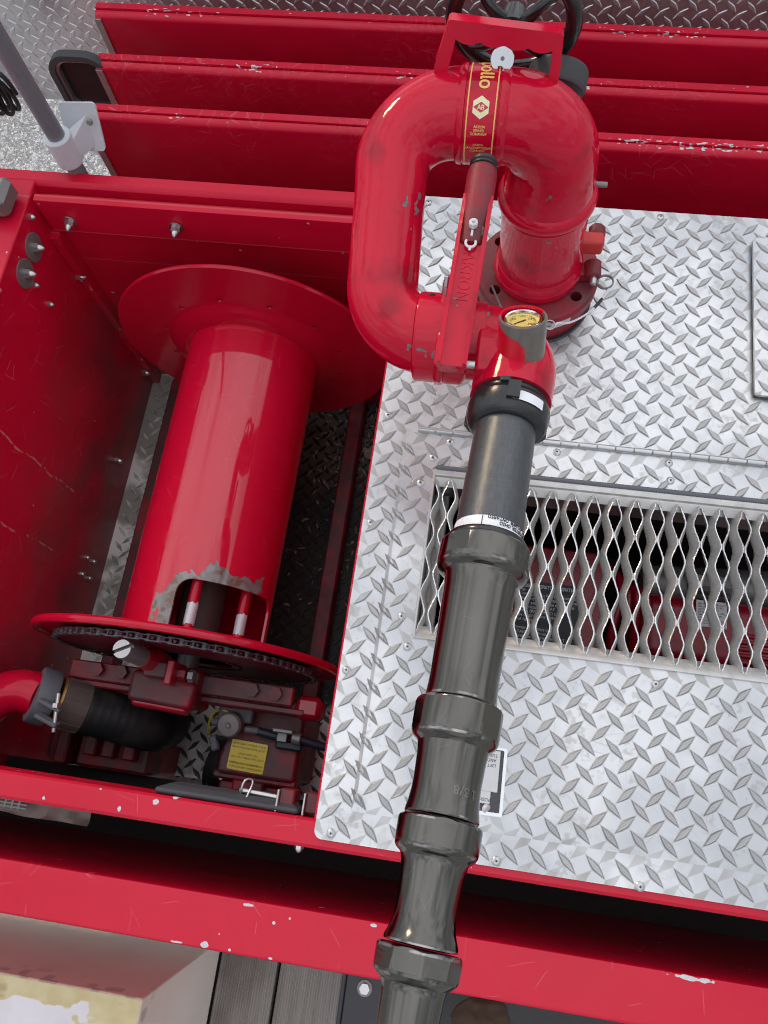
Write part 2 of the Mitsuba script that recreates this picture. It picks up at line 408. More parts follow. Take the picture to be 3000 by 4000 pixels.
MATS = {
    'm_div': P(proc(f_div), .30, spec=.26, coat=.2, gloss=.75),
    'm_body': P(proc(f_body), .24, spec=.28, coat=.2, gloss=.85),
    'm_well': P(proc(f_well), .34, spec=.26, coat=.1, gloss=.7),
    'm_gun': P(proc(f_gun), proc(f_gun_r), spec=.26, coat=.2, gloss=.98),
    'm_gund': P(proc(f_gund), .50, spec=.4),
    'm_dusty': P(proc(f_dusty), .48, spec=.45),
    'm_drum': P(proc(f_drum), proc(f_drum_r), spec=.62, coat=.3, gloss=.99),
    'm_reel': P((0.42, 0.003, 0.022), .13, spec=.3, coat=.2, gloss=.95),
    'm_tread': P(proc(f_tread), proc(f_tread_r), metal=.92, spec=.5),
    'm_lug': P(proc(f_lug), .42, metal=.9, spec=.5),
    'm_lug_dark': P(proc(f_lugd), .5, spec=.3),
    'm_dark': P(proc(f_dark), .55, spec=.3),
    'm_anod': P(proc(f_anod), .13, metal=1.0, spec=.6), 'm_anodk': P((0.022, 0.023, 0.025), .24, metal=.3, spec=.6),
    'm_anodr': P(proc(f_anodr), .38, metal=.7, spec=.5),
    'm_asph': P(proc(f_asph), .9, spec=.2),
    'm_boxp': P(proc(f_boxp), .65, spec=.3),
    'm_plank': P(proc(f_plank), .7, spec=.3),
    'm_alum': P(proc(f_alum), .42, metal=.85),
    'm_strand': P(proc(f_strand), .38, metal=.6),
    'm_edge': P((0.86, 0.87, 0.88), .28, metal=.95),
    'm_zinc': P((0.52, 0.52, 0.52), .3, metal=.95),
    'm_chrome': P((0.60, 0.615, 0.64), .12, metal=1.),
    'm_tube': P((0.52, 0.53, 0.55), .16, metal=1.),
    'm_dullm': P((0.22, 0.215, 0.21), .5, metal=.6),
    'm_black': P((0.018, 0.018, 0.02), .45, spec=.5),
    'm_blackg': P((0.008, 0.008, 0.009), .16, spec=.55, coat=.5),
    'm_rubber': P((0.045, 0.046, 0.05), .55, spec=.4),
    'm_hose': P(proc(f_hose), .6, spec=.4),
    'm_charc': P((0.042, 0.046, 0.054), .5, spec=.4),
    'm_grey': P((0.11, 0.115, 0.13), .5, spec=.4),
    'm_greyd': P((0.10, 0.10, 0.11), .55, spec=.4),
    'm_brown': P((0.095, 0.07, 0.062), .6, spec=.3),
    'm_white': P((0.74, 0.75, 0.78), .35, spec=.5),
    'm_cream': P((0.72, 0.68, 0.42), .4, spec=.5),
    'm_gold': P((0.74, 0.45, 0.13), .35, spec=.5),
    'm_decal': P((0.42, 0.004, 0.024), .22, spec=.5, coat=.5),
    'm_ink': P((0.02, 0.018, 0.02), .5),
    'm_yellow': P((0.66, 0.50, 0.03), .4),
    'm_paint_white': P((0.50, 0.52, 0.55), .4, spec=.4),
    'm_grease': P((0.60, 0.60, 0.63), .4),
    'm_gbody': P(proc(f_gauge_body), .3, spec=.5),
    'm_dial': P((0.55, 0.42, 0.10), .5),
    'm_dullred': P((0.26, 0.004, 0.016), .3, spec=.5, coat=.3),
    'm_silverpaint': P((0.55, 0.55, 0.57), .5, metal=.3),
    'm_orange': P((0.45, 0.02, 0.018), .45),
    'm_navy': P((0.012, 0.016, 0.032), .5),
    'm_copper': P((0.50, 0.25, 0.09), .4, metal=.6),
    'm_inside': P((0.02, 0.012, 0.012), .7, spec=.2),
    'm_rustin': P((0.06, 0.035, 0.03), .6),
    'm_glassdark': P((0.012, 0.018, 0.018), .25, spec=.5),
    'm_leaf': {'type': 'twosided', 'b': P((0.20, 0.16, 0.13), .8)},
    'm_maroon': P((0.085, 0.004, 0.010), .4), 'm_chain': P((0.085, 0.083, 0.095), .35, metal=.5),
    'm_wrap': P((0.13, 0.085, 0.07), .35),
    'm_steel': P((0.15, 0.18, 0.195), .26, metal=.1, spec=.5),
    'm_chrome2': {'type': 'twosided', 'b': P((0.82, 0.83, 0.85), .09, metal=1.)},
    'm_panel': P(proc(f_tread), .32, metal=.8), 'm_panel_lug': P((0.66, 0.66, 0.67), .35, metal=.7), 'm_gunplain': P(RED, .2, spec=.26, coat=.2, gloss=.95),
    'm_plate': P(proc(f_plate), .5, metal=.2, spec=.5), 'm_platelug': P((0.07, 0.068, 0.066), .45, metal=.3),
    'm_tan': P((0.065, 0.045, 0.032), .75, spec=.2),
    'm_pane': {'type': 'thindielectric', 'int_ior': 1.5},
}
def h_cast(p, n, uv): return fbm(p.x * 110, p.y * 110, p.z * 110, 3) + .5 * noise(p.x * 26, p.y * 26, p.z * 26)
def h_sheet(p, n, uv): return noise(p.x * 6, p.y * 11, p.z * 9) + .35 * noise(p.x * 17, p.y * 23, p.z * 21 + 3.)
for k_, h_, sc_ in (('m_gun', h_cast, .0004), ('m_gund', h_cast, .0008), ('m_dusty', h_cast, .0008), ('m_div', h_sheet, .006), ('m_body', h_sheet, .004), ('m_well', h_sheet, .005)):
    MATS[k_] = {'type': 'bumpmap', 'height': proc(h_, .002), 'scale': sc_, 'inner': MATS[k_]}
scene.update(MATS)

# ---------------------------------------------------------------- tread plate helper
PITCH = .0402
def lug_unit(L=.0388, W=.0108, h=.0018):
    def ring(l, w, z):
        return [(-l / 2, 0, z), (-l * .26, -w * .33, z), (-l * .03, -w / 2, z), (l * .26, -w * .27, z), (l / 2, 0, z), (l * .26, w * .33, z), (l * .03, w / 2, z), (-l * .26, w * .27, z)]
    v = ring(L, W, 0) + ring(L * .86, W * .68, h)
    v = np.array(v); f = []
    for i in range(8):
        j = (i + 1) % 8; f += [(i, j, 8 + j), (i, 8 + j, 8 + i)]
    for i in range(1, 7): f.append((8, 8 + i, 9 + i))
    return v, np.array(f)

def lugs(region, m=None, ox=.3149, oy=.9958, bump=None, scale=1.0):
    """raised bars at +-45 degrees on a square lattice, for those whose centre lies in the region; bump(x, y) gives the height below."""
    v0, f0 = lug_unit(); x0, y0, x1, y1 = region.bounds
    V, Fc, n = [], [], 0
    reg = shapely.prepared.prep(region) if hasattr(shapely, 'prepared') else region
    i0, i1 = int((x0 - ox) / PITCH) - 2, int((x1 - ox) / PITCH) + 2
    j0, j1 = int((y0 - oy) / PITCH) - 2, int((y1 - oy) / PITCH) + 2
    for i in range(i0, i1 + 1):
        for j in range(j0, j1 + 1):
            for dx, dy, a in ((0, 0, -45.5), (.5, .5, 44.5)):
                x, y = ox + (i + dx) * PITCH, oy + (j + dy) * PITCH
                if not region.contains(sg.Point(x, y)): continue
                c, s = math.cos(math.radians(a)), math.sin(math.radians(a))
                w = v0.copy(); w[:, :2] = w[:, :2] @ np.array([[c, s], [-s, c]]); w[:, 0] += x; w[:, 1] += y
                if bump is not None: w[:, 2] += bump(w[:, 0], w[:, 1])
                V.append(w); Fc.append(f0 + n * 16); n += 1
    k = trimesh.Trimesh(np.vstack(V), np.vstack(Fc), process=False)
    return k if m is None else put(k, m)

screw_mesh = None
def screw_ply():
    head = solid([(0, .0066), (.0012, .0066), (.0026, .0052), (.0034, .003)], 20)
    st = [extrude(sg.Polygon([(.0022 * (1 if i % 2 else .55) * math.cos(i * math.pi / 6), .0022 * (1 if i % 2 else .55) * math.sin(i * math.pi / 6)) for i in range(12)]), .0004, np.array([[1, 0, 0, 0], [0, 1, 0, 0], [0, 0, 1, .00345], [0, 0, 0, 1.0]]))]
    return mikit.ply(head, 'm_zinc', 35), mikit.ply(cat(st), 'm_black', False)
SCREW, SOCKET = screw_ply()
def screws(parent, pts, z):
    for x, y in pts:
        a = random.uniform(0, 360)
        m = trimesh.transformations.rotation_matrix(math.radians(a), [0, 0, 1]); m[:3, 3] = (x, y, z)
        add(parent + '__screw', SCREW, None, m=m); add(parent + '__screw_socket', SOCKET, None, m=m)

# ================================================================= FIRE TRUCK BODY
truck = thing('fire_truck', 'red fire truck body with silver tread plate deck and open reel well', 'fire truck')
DK = truck + '__deck_plate'
DX0, DX1, DY0, DY1 = -.1673, .98, -.110, 1.043
deck = sg.Polygon(rrect(DX0, DX1 + .1, DY0, DY1 + .1, .012)).intersection(sg.box(-1, -1, DX1, DY1))
GX0, GX1, GY0, GY1 = -.0615, .90, .1965, .479          # grating opening
LX0, LX1, LY0, LY1 = -.118, .95, -.066, .5445          # hatch lid
hole = sg.box(GX0, GY0, GX1, GY1)
add(DK, extrude(deck.difference(hole.buffer(.002)), .004, frame((0, 0, -.004), (0, 0, 1))), 'm_tread', False, uniq=False)
lid_rect = sg.box(LX0, LY0, LX1, LY1)
gun_foot = sg.Point(.0745, .841).buffer(.098)
reg = deck.buffer(-.010).difference(lid_rect.buffer(.008)).difference(sg.box(-.2, .5445, 1, .562)).difference(gun_foot).difference(sg.box(.452, .668, .9, .995))
add(DK + '__tread_pattern', lugs(reg), 'm_lug', False, kind='stuff', label='raised diagonal bars of the deck tread plate')
screws(DK, [(-.1368, 1.0274), (.2953, 1.0304), (-.1521, .5738), (-.1541, .3765), (-.1565, .1344), (-.1425, -.0999), (.0969, -.1018), (.2962, -.1055)], 0)

# hatch lid with bent-down edges
LT = .0062
def lid_h(x, y):
    a = np.clip((x - LX0) / .006, 0, 1); b = np.clip((y - LY0) / .030, 0, 1)
    return .0008 + (LT - .0008) * np.minimum(a, b)
def lid_mesh():
    z0 = .0008
    o = [(LX0, LY0, z0), (LX1, LY0, z0), (LX1, LY1, LT), (LX0, LY1, z0)]
    i = [(LX0 + .006, LY0 + .030, LT), (LX1, LY0 + .030, LT), (LX1, LY1, LT), (LX0 + .006, LY1, LT)]
    sl = trimesh.Trimesh(np.array(o + i), [(0, 1, 5), (0, 5, 4), (0, 4, 7), (0, 7, 3)], process=False)
    top = extrude(sg.box(LX0 + .006, LY0 + .030, LX1, LY1).difference(hole), .0025, frame((0, 0, LT - .0025), (0, 0, 1)))
    skirt = bb(LX0 + .006, LX1, LY1 - .003, LY1, .0008, LT - .0026, .0004)
    return cat(sl, top, skirt)
LID = truck + '__hatch_lid'
add(LID, lid_mesh(), 'm_tread', False, uniq=False, label='silver hinged tread plate hatch lid with bent edges')
latch_rect = sg.box(.056, -.046, .1005, .054)
reg = lid_rect.buffer(-.008).difference(hole.buffer(.012)).difference(latch_rect.buffer(.006)).difference(sg.box(-.2, .528, 1, .56))
add(LID + '__tread_pattern', lugs(reg, ox=.1315, oy=.1530, bump=lid_h), 'm_lug', False, kind='stuff', label='raised diagonal bars of the hatch lid')
screws(LID, [(-.0401, .5325), (.1382, .534), (.3194, .5345), (-.0653, .5005), (.3226, .504), (-.0807, .4535), (-.0821, .2275), (-.0671, .1815), (.3078, .174)], LT)
# piano hinge
kn = mikit.ply(cyl((-.0143, 0, 0), (.0143, 0, 0), .0050, 18, .0006), 'm_zinc', 35)
add(LID + '__hinge_leaf', bb(-.0964, .95, .5447, .551, .0005, .0072, .0008), 'm_alum', False)
for i in range(34):
    mm = np.eye(4); mm[:3, 3] = (-.0815 + i * .02985, .5495 + random.uniform(-.0002, .0002), .0095)
    add(LID + '__hinge_knuckle', kn, None, m=mm)

# latch "LIFT AND TURN"
lz = LT
add(LID + '__latch_frame', cat(extrude(rrect(.0575, .0990, -.0435, .0515, .003).difference(rrect(.0615, .0945, -.0385, .0480, .002)), .0030, frame((0, 0, lz), (0, 0, 1)))), 'm_chrome', False)
add(LID + '__latch_well', bb(.0612, .0948, -.0390, .0484, lz + .0002, lz + .0008, .0001), 'm_blackg', False)
add(LID + '__latch_paddle', cat(bb(.0630, .0893, -.0110, .0465, lz + .0016, lz + .0042, .0008), bb(.0645, .0800, -.0280, -.0110, lz + .0018, lz + .0046, .0008), cyl((.0735, -.0330, lz + .0005), (.0775, -.0355, lz + .004), .0065, 20)), 'm_silverpaint', 30)
tx = []
for s, y in (('LIFT', .0255), ('AND', .0325), ('TURN', .0395)):
    q = rot2(text(s, .0044, .0003), 180); q.apply_translation([.0775, y, lz + .0043]); tx.append(q)
q = rot2(text('PUSH', .0044, .0003), 180); q.apply_translation([.0722, -.0225, lz + .0047]); tx.append(q)
add(LID + '__latch_lettering', cat(tx), 'm_ink', False)

# grating: zig-zag serrated strands
GR = truck + '__hatch_grating'
fr = []
fr.append(prism_x(sg.Polygon([(GY1, .012), (GY1 - .004, .0125), (GY1 - .0095, .0110), (GY1 - .0105, .0045), (GY1 - .014, .0035), (GY1 - .024, -.004), (GY1 - .024, -.006), (GY1 - .014, -.001), (GY1 - .011, -.06), (GY1, -.06)]), GX0, GX1))
fr.append(prism_x(sg.Polygon([(GY0, .0118), (GY0 + .002, .0115), (GY0 + .008, .0085), (GY0 + .022, -.003), (GY0 + .022, -.005), (GY0 + .010, .004), (GY0 + .008, -.06), (GY0, -.06)]), GX0, GX1))
fr.append(bb(GX0, GX0 + .004, GY0, GY1, -.075, .0122, .001))
add(GR, cat(fr), 'm_strand', 30, uniq=False, label='grey serrated safety grating in the hatch')
add(GR + '__seal_strip', cyl((GX0 + .004, GY1 + .0035, .0115), (GX1, GY1 + .0035, .0115), .0042, 12), 'm_grey', 40)
COL, ya, yb = .0334, .2055, .4655
PER = (yb - ya) / 4
def strand(xa, side):
    n = 97; y = np.linspace(ya, yb, n)
    ph = 2 * np.pi * (y - ya) / PER
    c = np.cos(ph); w = np.clip(1.22 * (1 - 2 / np.pi * np.arccos(c)), -1, 1); w = np.convolve(np.pad(w, 2, mode='reflect'), np.ones(5) / 5, 'valid')
    end = np.clip(np.minimum(y - ya, yb - y) / .013, 0, 1) ** .7
    gap = np.where(end < 1, end * .0062, .0060 - .0050 * w); gap = np.minimum(gap, .0060 - .0050 * w * np.minimum(end * 1.2, 1))
    gap = np.maximum(gap, .0004)
    ser = .0016 * (rng.random(n) - .5)
    hi = xa + side * (gap + .0005 * (rng.random(n) - .5)); lo = hi + side * (.0080 + .0012 * w)
    lo = np.where(end < 1, xa + side * np.maximum(np.abs(lo - xa), COL / 2 - .0004 - .004 * end), lo)
    zs = .45 + .55 * end
    front, back = [], []
    for f, z in ((0.0, .0092), (.10, .0088), (.25, .0046), (.55, -.0010), (.88, -.0090), (1.0, -.0130)):
        front.append(np.stack([hi + (lo - hi) * f, y, z * zs + (ser if f < .05 else 0)], -1))
    for f, z in ((.98, -.0142), (.86, -.0105), (.52, -.0022), (.22, .0030), (.04, .0068)):
        back.append(np.stack([hi + (lo - hi) * f - side * .0008, y, z * zs - .0018], -1))
    ring = front + back; k = len(ring); V = np.stack(ring, 1).reshape(-1, 3)
    I, J = np.meshgrid(np.arange(n - 1), np.arange(k), indexing='ij')
    q = np.stack([I * k + J, I * k + (J + 1) % k, (I + 1) * k + (J + 1) % k, (I + 1) * k + J], -1).reshape(-1, 4)
    m = trimesh.Trimesh(V, np.vstack([q[:, [0, 1, 2]], q[:, [0, 2, 3]]]), process=False)
    if side > 0:
        m = cat([m] + [bb(xa - .0016, xa + .0016, ya + k * PER - .0055, ya + k * PER + .0055, .0050, .0084, .0006) for k in (1, 2, 3)])
    edge = sweep(np.stack([hi, y, .0093 * zs + ser], -1), .0008 + .0003 * rng.random(n), 5)
    return m, edge
scene['m_strand2'] = {'type': 'twosided', 'b': {'type': 'ref', 'id': 'm_strand'}}
for i in range(-5, 16):
    for sd in (-1, 1):
        xa = .1029 + i * COL if i > -5 else -.0590
        if i == -5 and sd < 0: continue
        m, e = strand(xa, sd)
        add(GR + '__strand', m, 'm_strand2', 50)
        add(GR + '__serrated_edge', e, 'm_edge', 40)

# second hatch at the right edge
RH = truck + '__side_hatch'
add(RH, extrude(rrect(.4555, .98, .6725, .990, .008), .006, frame((0, 0, .006), (0, 0, 1))), 'm_tread', False, uniq=False, label='raised tread plate hatch at the right edge of the deck')
add(RH + '__tread_pattern', lugs(rrect(.4555, .98, .6725, .990, .008).buffer(-.008), frame((0, 0, .012), (0, 0, 1)), ox=.473, oy=.968), 'm_lug', False, kind='stuff')
for i in range(5):
    mm = np.eye(4); mm[:3, 3] = (.497 + i * .02985, .996, .011); add(RH + '__hinge_knuckle', kn, None, m=mm)

# well walls
WX0, WX1, WY0, WY1, WZ = -.938, -.171, -.086, .990, -.735
ACORN = mikit.ply(put(hexnut(.0098, .011), np.eye(4)), 'm_zinc', 25)
WASH = mikit.ply(solid([(0, .015), (.002, .015), (.0024, .013)], 24), 'm_zinc', 30)
BIGW = mikit.ply(solid([(0, .030), (.0022, .030), (.003, .028)], 32), 'm_dullm', 30)
SMALL = mikit.ply(put(hexnut(.007, .006), np.eye(4)), 'm_zinc', 25)
def nut(parent, p, d, plate=None, small=False, roll=0):
    m = frame(p, d); r = trimesh.transformations.rotation_matrix(roll, [0, 0, 1]); m = m @ r
    if plate == 'big': add(parent + '__washer', BIGW, None, m=m)
    elif plate: add(parent + '__washer', WASH, None, m=m)
    mm = m.copy(); mm[:3, 3] = np.asarray(p) + np.asarray(d, float) * (.0025 if plate else 0)
    add(parent + '__acorn_nut', SMALL if small else ACORN, None, m=mm)

BW = truck + '__well_back_wall'
rim = sg.Polygon([(1.044, -.0045), (1.044, -.05), (.9905, -.05), (.9905, WZ), (.986, WZ), (.986, -.040), (1.010, -.030), (1.0135, -.012), (1.017, -.008), (1.0225, -.0045)])
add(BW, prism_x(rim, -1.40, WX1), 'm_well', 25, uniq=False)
# bolted angle strip below the rim
add(BW + '__bolted_strip', prism_x(sg.Polygon([(.988, -.006), (.9745, -.008), (.9735, -.0105), (.9735, -.098), (.9765, -.098), (.9765, -.012), (.988, -.010)]), WX0 + .008, WX1), 'm_well', 25)
for x, z in ((-.8766, -.062), (-.6455, -.056)):
    nut(BW, (x, .9733, z), (0, -1, -.12), True, roll=.3)
LW = truck + '__well_left_wall'
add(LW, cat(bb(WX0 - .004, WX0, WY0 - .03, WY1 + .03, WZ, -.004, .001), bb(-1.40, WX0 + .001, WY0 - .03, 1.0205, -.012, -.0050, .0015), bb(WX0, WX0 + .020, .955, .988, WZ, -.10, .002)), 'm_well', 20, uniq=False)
for y, z, k in ((.9472, -.006 - .02, 's'), (.9037, -.0652, 'b'), (.8409, -.0662, 'b'), (.9585, -.2364, ''), (.84, -.1038, 's'), (.8383, -.17, 's'), (.947, -.66, ''), (.6706, -.64, ''), (.3955, -.6217, 's'), (.3956, -.66, 's'), (.3517, -.6183, 's'), (.3512, -.66, 's')):
    nut(LW, (WX0, y, z), (1, 0, 0), 'big' if k == 'b' else None, small=(k == 's'))
# the post at the left corner of the rim
cs = add(truck + '__corner_socket', cat(bb(-1.06, -.951, .915, .985, .0, .05, .022)), 'm_dullm', 30)
RW = truck + '__well_right_wall'
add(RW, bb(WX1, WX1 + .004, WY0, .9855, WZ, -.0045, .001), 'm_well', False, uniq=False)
WF = truck + '__well_floor'
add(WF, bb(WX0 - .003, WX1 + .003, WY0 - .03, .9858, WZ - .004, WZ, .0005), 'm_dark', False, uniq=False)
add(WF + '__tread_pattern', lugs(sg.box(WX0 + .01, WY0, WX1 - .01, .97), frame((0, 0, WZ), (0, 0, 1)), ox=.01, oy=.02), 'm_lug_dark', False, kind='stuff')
FR = truck + '__front_rail'
add(FR, prism_x(sg.Polygon([(-.0845, -.008), (-.088, -.0046), (-.1195, -.0046), (-.1245, -.0095), (-.1245, -.06), (-.1225, -.06), (-.1225, -.011), (-.0865, -.011), (-.0865, -.10), (-.0845, -.10)]), -1.3, DX1), 'm_body', 30, uniq=False)
add(truck + '__deck_support', bb(WX1 + .0041, DX1, 1.030, 1.0425, -.6, -.0045, .001), 'm_dullred', False)
for x, y in ((-.82, -.074), (-.765, -.066), (-.71, -.076)):
    nut(FR, (x, y, -.055), (0.0, .2, 1), None, small=True)
nut(FR, (-.1909, -.1246, -.034), (0, -1, -.1), None, small=True)

# side tray and outer beam
TR = truck + '__side_tray'
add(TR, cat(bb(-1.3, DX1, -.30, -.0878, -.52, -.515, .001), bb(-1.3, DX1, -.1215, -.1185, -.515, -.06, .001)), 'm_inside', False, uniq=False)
BM = truck + '__side_beam'
add(BM, prism_x(sg.Polygon([(-.2115, -.056), (-.2135, -.0515), (-.2165, -.050), (-.281, -.050), (-.2855, -.0525), (-.287, -.058), (-.287, -.60), (-.2835, -.60), (-.2835, -.0565), (-.2155, -.0565), (-.2155, -.514), (-.2115, -.514)]), -1.3, DX1 + .2), 'm_body', 35, uniq=False)
for cx, w, h in ((-.27, .010, .004),):
    pass
cs_ = extrude(sg.box(-.85, -.166, -.56, -.138), .0012); cs_ = tri(man(cs_).refine_to_length(.012)); v = cs_.vertices
v[:, 2] += -.16 + .05 * meshkit.fbm(v * np.array([14, 22, 10]), 3, 4); v[:, 1] += .012 * meshkit.noise(v * 18, 9) 
add('crumpled_wrapper', cs_, 'm_wrap', 30, 'crumpled brownish wrapper lying in the dark side tray at the left', 'wrapper')
add(truck + '__tray_grille', cat([bb(-1.0, -.66, -.1300 - k * .0055, -.1270 - k * .0055, -.112, -.110, .0005) for k in range(4)] + [bb(-1.0 + k * .012, -.996 + k * .012, -.148, -.127, -.1122, -.1095, .0005) for k in range(28)]), 'm_dullm', False, kind='stuff')
# end panel of tread plate standing behind the hose bed
RP = truck + '__end_panel'
YP = 1.62
pan = sg.Polygon([(-1.75, -.385), (-1.235, -.385), (-1.205, -.72), (.95, -.72), (.95, .45), (-1.75, .45)])
mp = np.eye(4); mp[:3, 0] = [1, 0, 0]; mp[:3, 1] = [0, 0, 1]; mp[:3, 2] = [0, -1, 0]; mp[:3, 3] = [0, YP, 0]
mp2 = mp.copy(); mp2[1, 3] = YP + .004
add(RP, extrude(pan, .004, mp2), 'm_panel', False, uniq=False)
add(RP + '__tread_pattern', lugs(pan.buffer(-.012).intersection(sg.box(-1.6, -.72, .75, .20)), mp, ox=-1.2098, oy=-.1186), 'm_panel_lug', False, kind='stuff')
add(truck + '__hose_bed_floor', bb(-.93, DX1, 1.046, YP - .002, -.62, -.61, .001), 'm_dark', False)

# hose bed dividers
for yb, nm, x0 in ((1.2245, 'nearest the deck gun', -.886), (1.3625, 'middle one beside the oval lamp', -.892), (1.5095, 'rearmost, by the tread plate panel', -.935)):
    d = thing('hose_bed_divider', 'red sheet metal hose bed divider with chipped top edge, ' + nm, 'divider', 'dividers standing in the hose bed')
    yf = yb - .034                       # front face
    ang = np.radians(np.linspace(0, 90, 7)); r = .013
    out = [(yf, -.60)] + [(yf + r - r * math.cos(a), -.0035 - r + r * math.sin(a)) for a in ang] + [(yf + .0135, -.0038), (yf + .0137, -.0085), (yf + .0158, -.0085), (yf + .0160, 0), (yb - .002, 0), (yb, -.002), (yb, -.010), (yb - .003, -.010), (yb - .003, -.0105), (yf + .015, -.0115)] + [(yf + .0035, -.026), (yf + .0035, -.60)]
    add(d + '__panel', prism_x(sg.Polygon(out).buffer(0), x0, .95), 'm_div', 25)
    add(d + '__end_trim', cat(bb(x0 - .003, x0 + .012, yf - .003, yf - .0005, -.60, -.013, .0004), bb(x0 - .003, x0 - .0008, yf - .003, yf + .020, -.60, -.012, .0004)), 'm_alum', False)
# oval lamp with a rubber rim between two dividers
ol = thing('oval_lamp', 'dark oval lamp in a black rubber rim at the left end of the middle divider', 'lamp')
mo = np.eye(4); mo[:3, 0] = [1, 0, 0]; mo[:3, 1] = [0, 0, 1]; mo[:3, 2] = [0, -1, 0]; mo[:3, 3] = [0, 1.350, 0]
ov = sg.box(-1.010, -.150, -.868, .014).buffer(-.052).buffer(.052, quad_segs=10)
add(ol + '__rubber_rim', extrude(ov.difference(ov.buffer(-.013)), .020, mo), 'm_rubber', 30)
add(ol + '__bezel', extrude(ov.buffer(-.0132).difference(ov.buffer(-.0195)), .014, mo), 'm_alum', 30)
mo2 = mo.copy(); mo2[1, 3] = 1.356
add(ol + '__lens', extrude(ov.buffer(-.0196), .008, mo2), 'm_glassdark', False)

# handrail
ACORN_ = mikit.ply(solid([(0, .0062), (.003, .0062), (.005, .0045)], 16), 'm_dullm', 30)
hr = thing('handrail', 'polished steel handrail pole clamped by a white bracket at the left', 'handrail')
HX, HY = -.862, 1.058
add(hr + '__tube', cyl((HX, HY, -.22), (HX, HY, .55), .0175, 32), 'm_steel', 40)
br = [put(solid([(0, .0255), (.002, .027), (.062, .027), (.064, .0255)], 32), frame((HX, HY, .015), (0, 0, 1)))]
br.append(trimesh.convex.convex_hull(np.array([(HX + .012, HY + .010, .075), (HX + .012, HY + .016, .02), (HX + .045, HY + .062, .075), (HX + .055, HY + .05, .02), (HX + .02, HY - .01, .06), (HX + .02, HY - .01, .025)])))
br.append(put(extrude(rrect(-.036, .036, -.045, .045, .008), .006), frame((HX + .028, HY + .052, .052), (.15, -.9, .45))))
add(hr + '__bracket', cat(br), 'm_paint_white', 30)
for q in (-.024, .024):
    m = frame((HX + .036 + q * .75, HY + .0435, .050 + q * .95), (.15, -.9, .45)); add(hr + '__bolt', ACORN_, None, m=m)
add(hr + '__foot_ring', put(solid([(0, .03), (.004, .031), (.03, .029), (.034, .024)], 32), frame((HX, HY, -.23), (0, 0, 1))), 'm_cream', 30)
# coiled black cord at far left
cd = [(-1.235 + .020 * math.cos(t) - .012 * t / 6, 1.44 + .012 * math.sin(t * .5), -.20 + .055 * math.sin(t)) for t in np.linspace(0, 26, 150)]
add('black_cord', sweep(np.array(cd), .0055, 8), 'm_black', 60, 'coil of thin black cord hanging at the far left by the handrail', 'cord')

# ================================================================= HOSE REEL
reel = thing('hose_reel', 'empty red hose reel with wide drum, two round flanges and sprocket chain, in the well', 'hose reel')
RX, RZ, RB, RF = -.526, -.349, .870, .174
my = lambda y: frame((RX, y, RZ), (0, -1, 0), (1, 0, 0))      # local z runs towards -Y
fl = solid([(-.004, .306), (-.008, .3125), (-.0045, .3136), (-.0005, .311), (0, .306), (0, .200), (.0035, .190), (.012, .180), (.020, .165), (.022, .150), (.022, .10), (-.004, .10)], 96)
cut = manifold3d.Manifold()
FM = man(fl)
for a in range(12):
    t = math.radians(a * 30 + 9)
    FM = FM - man(cyl((.204 * math.cos(t), .204 * math.sin(t), -.02), (.204 * math.cos(t), .204 * math.sin(t), .02), .0062, 12, .0001))
add(reel + '__back_flange', put(tri(FM), my(RB)), 'm_reel', 25)
# drum with a window
DR = .147
shell = tri(manifold3d.Manifold.cylinder(.68, DR, DR, 160) - manifold3d.Manifold.cylinder(.8, DR - .005, DR - .005, 160).translate([0, 0, -.05]))
win = []
def window():
    """curved cutter between angles (from the top towards +x) and y limits"""
    a0, a1 = math.radians(-1.5), math.radians(88); pts = []
    N = 40; V = []; outl = []
    w0, w1, h = a0 * DR, a1 * DR, .29
    poly = sg.Polygon([(w0, .13), (w1, .13), (w1, .290), (w0, .290)]).buffer(-.03).buffer(.03, quad_segs=8).union(sg.box(w0, .13, w1, .2))
    m = tri(man(extrude(poly, .03)).refine_to_length(.01)); m.apply_translation([0, 0, -.015])
    v = m.vertices; a = v[:, 0] / DR; R = DR + v[:, 2]
    w = np.stack([RX + R * np.sin(a), v[:, 1], RZ + R * np.cos(a)], -1)
    k = trimesh.Trimesh(w, m.faces, process=False)
    if k.volume < 0: k.invert()
    return k
drum = man(put(shell, my(.85)))
drum = drum - man(window())
add(reel + '__drum', tri(drum), 'm_drum', 30)
def rod(a, r, y0, y1, rad, mat, **k):
    x, z = RX + r * math.sin(math.radians(a)), RZ + r * math.cos(math.radians(a))
    add(reel + '__' + k.pop('nm'), cyl((x, y0, z), (x, y1, z), rad, 18), mat, 40, **k)
for a in (12, 62):
    rod(a, .122, .176, .40, .0105, 'm_reel', nm='tie_rod')
    x, z = RX + .122 * math.sin(math.radians(a)), RZ + .122 * math.cos(math.radians(a))
    pm = cyl((x, .2055, z), (x, .2475, z), .0109, 18, .0002); v = pm.vertices
    v[:, 1] += .006 * (meshkit.noise(v * 300) - .5) * 2
    add(reel + '__bare_patch', pm, 'm_silverpaint', 40)
add(reel + '__hub_pipe', cyl((RX + .01, .18, RZ + .02), (RX + .01, .80, RZ + .02), .045, 32), 'm_rustin', 40)
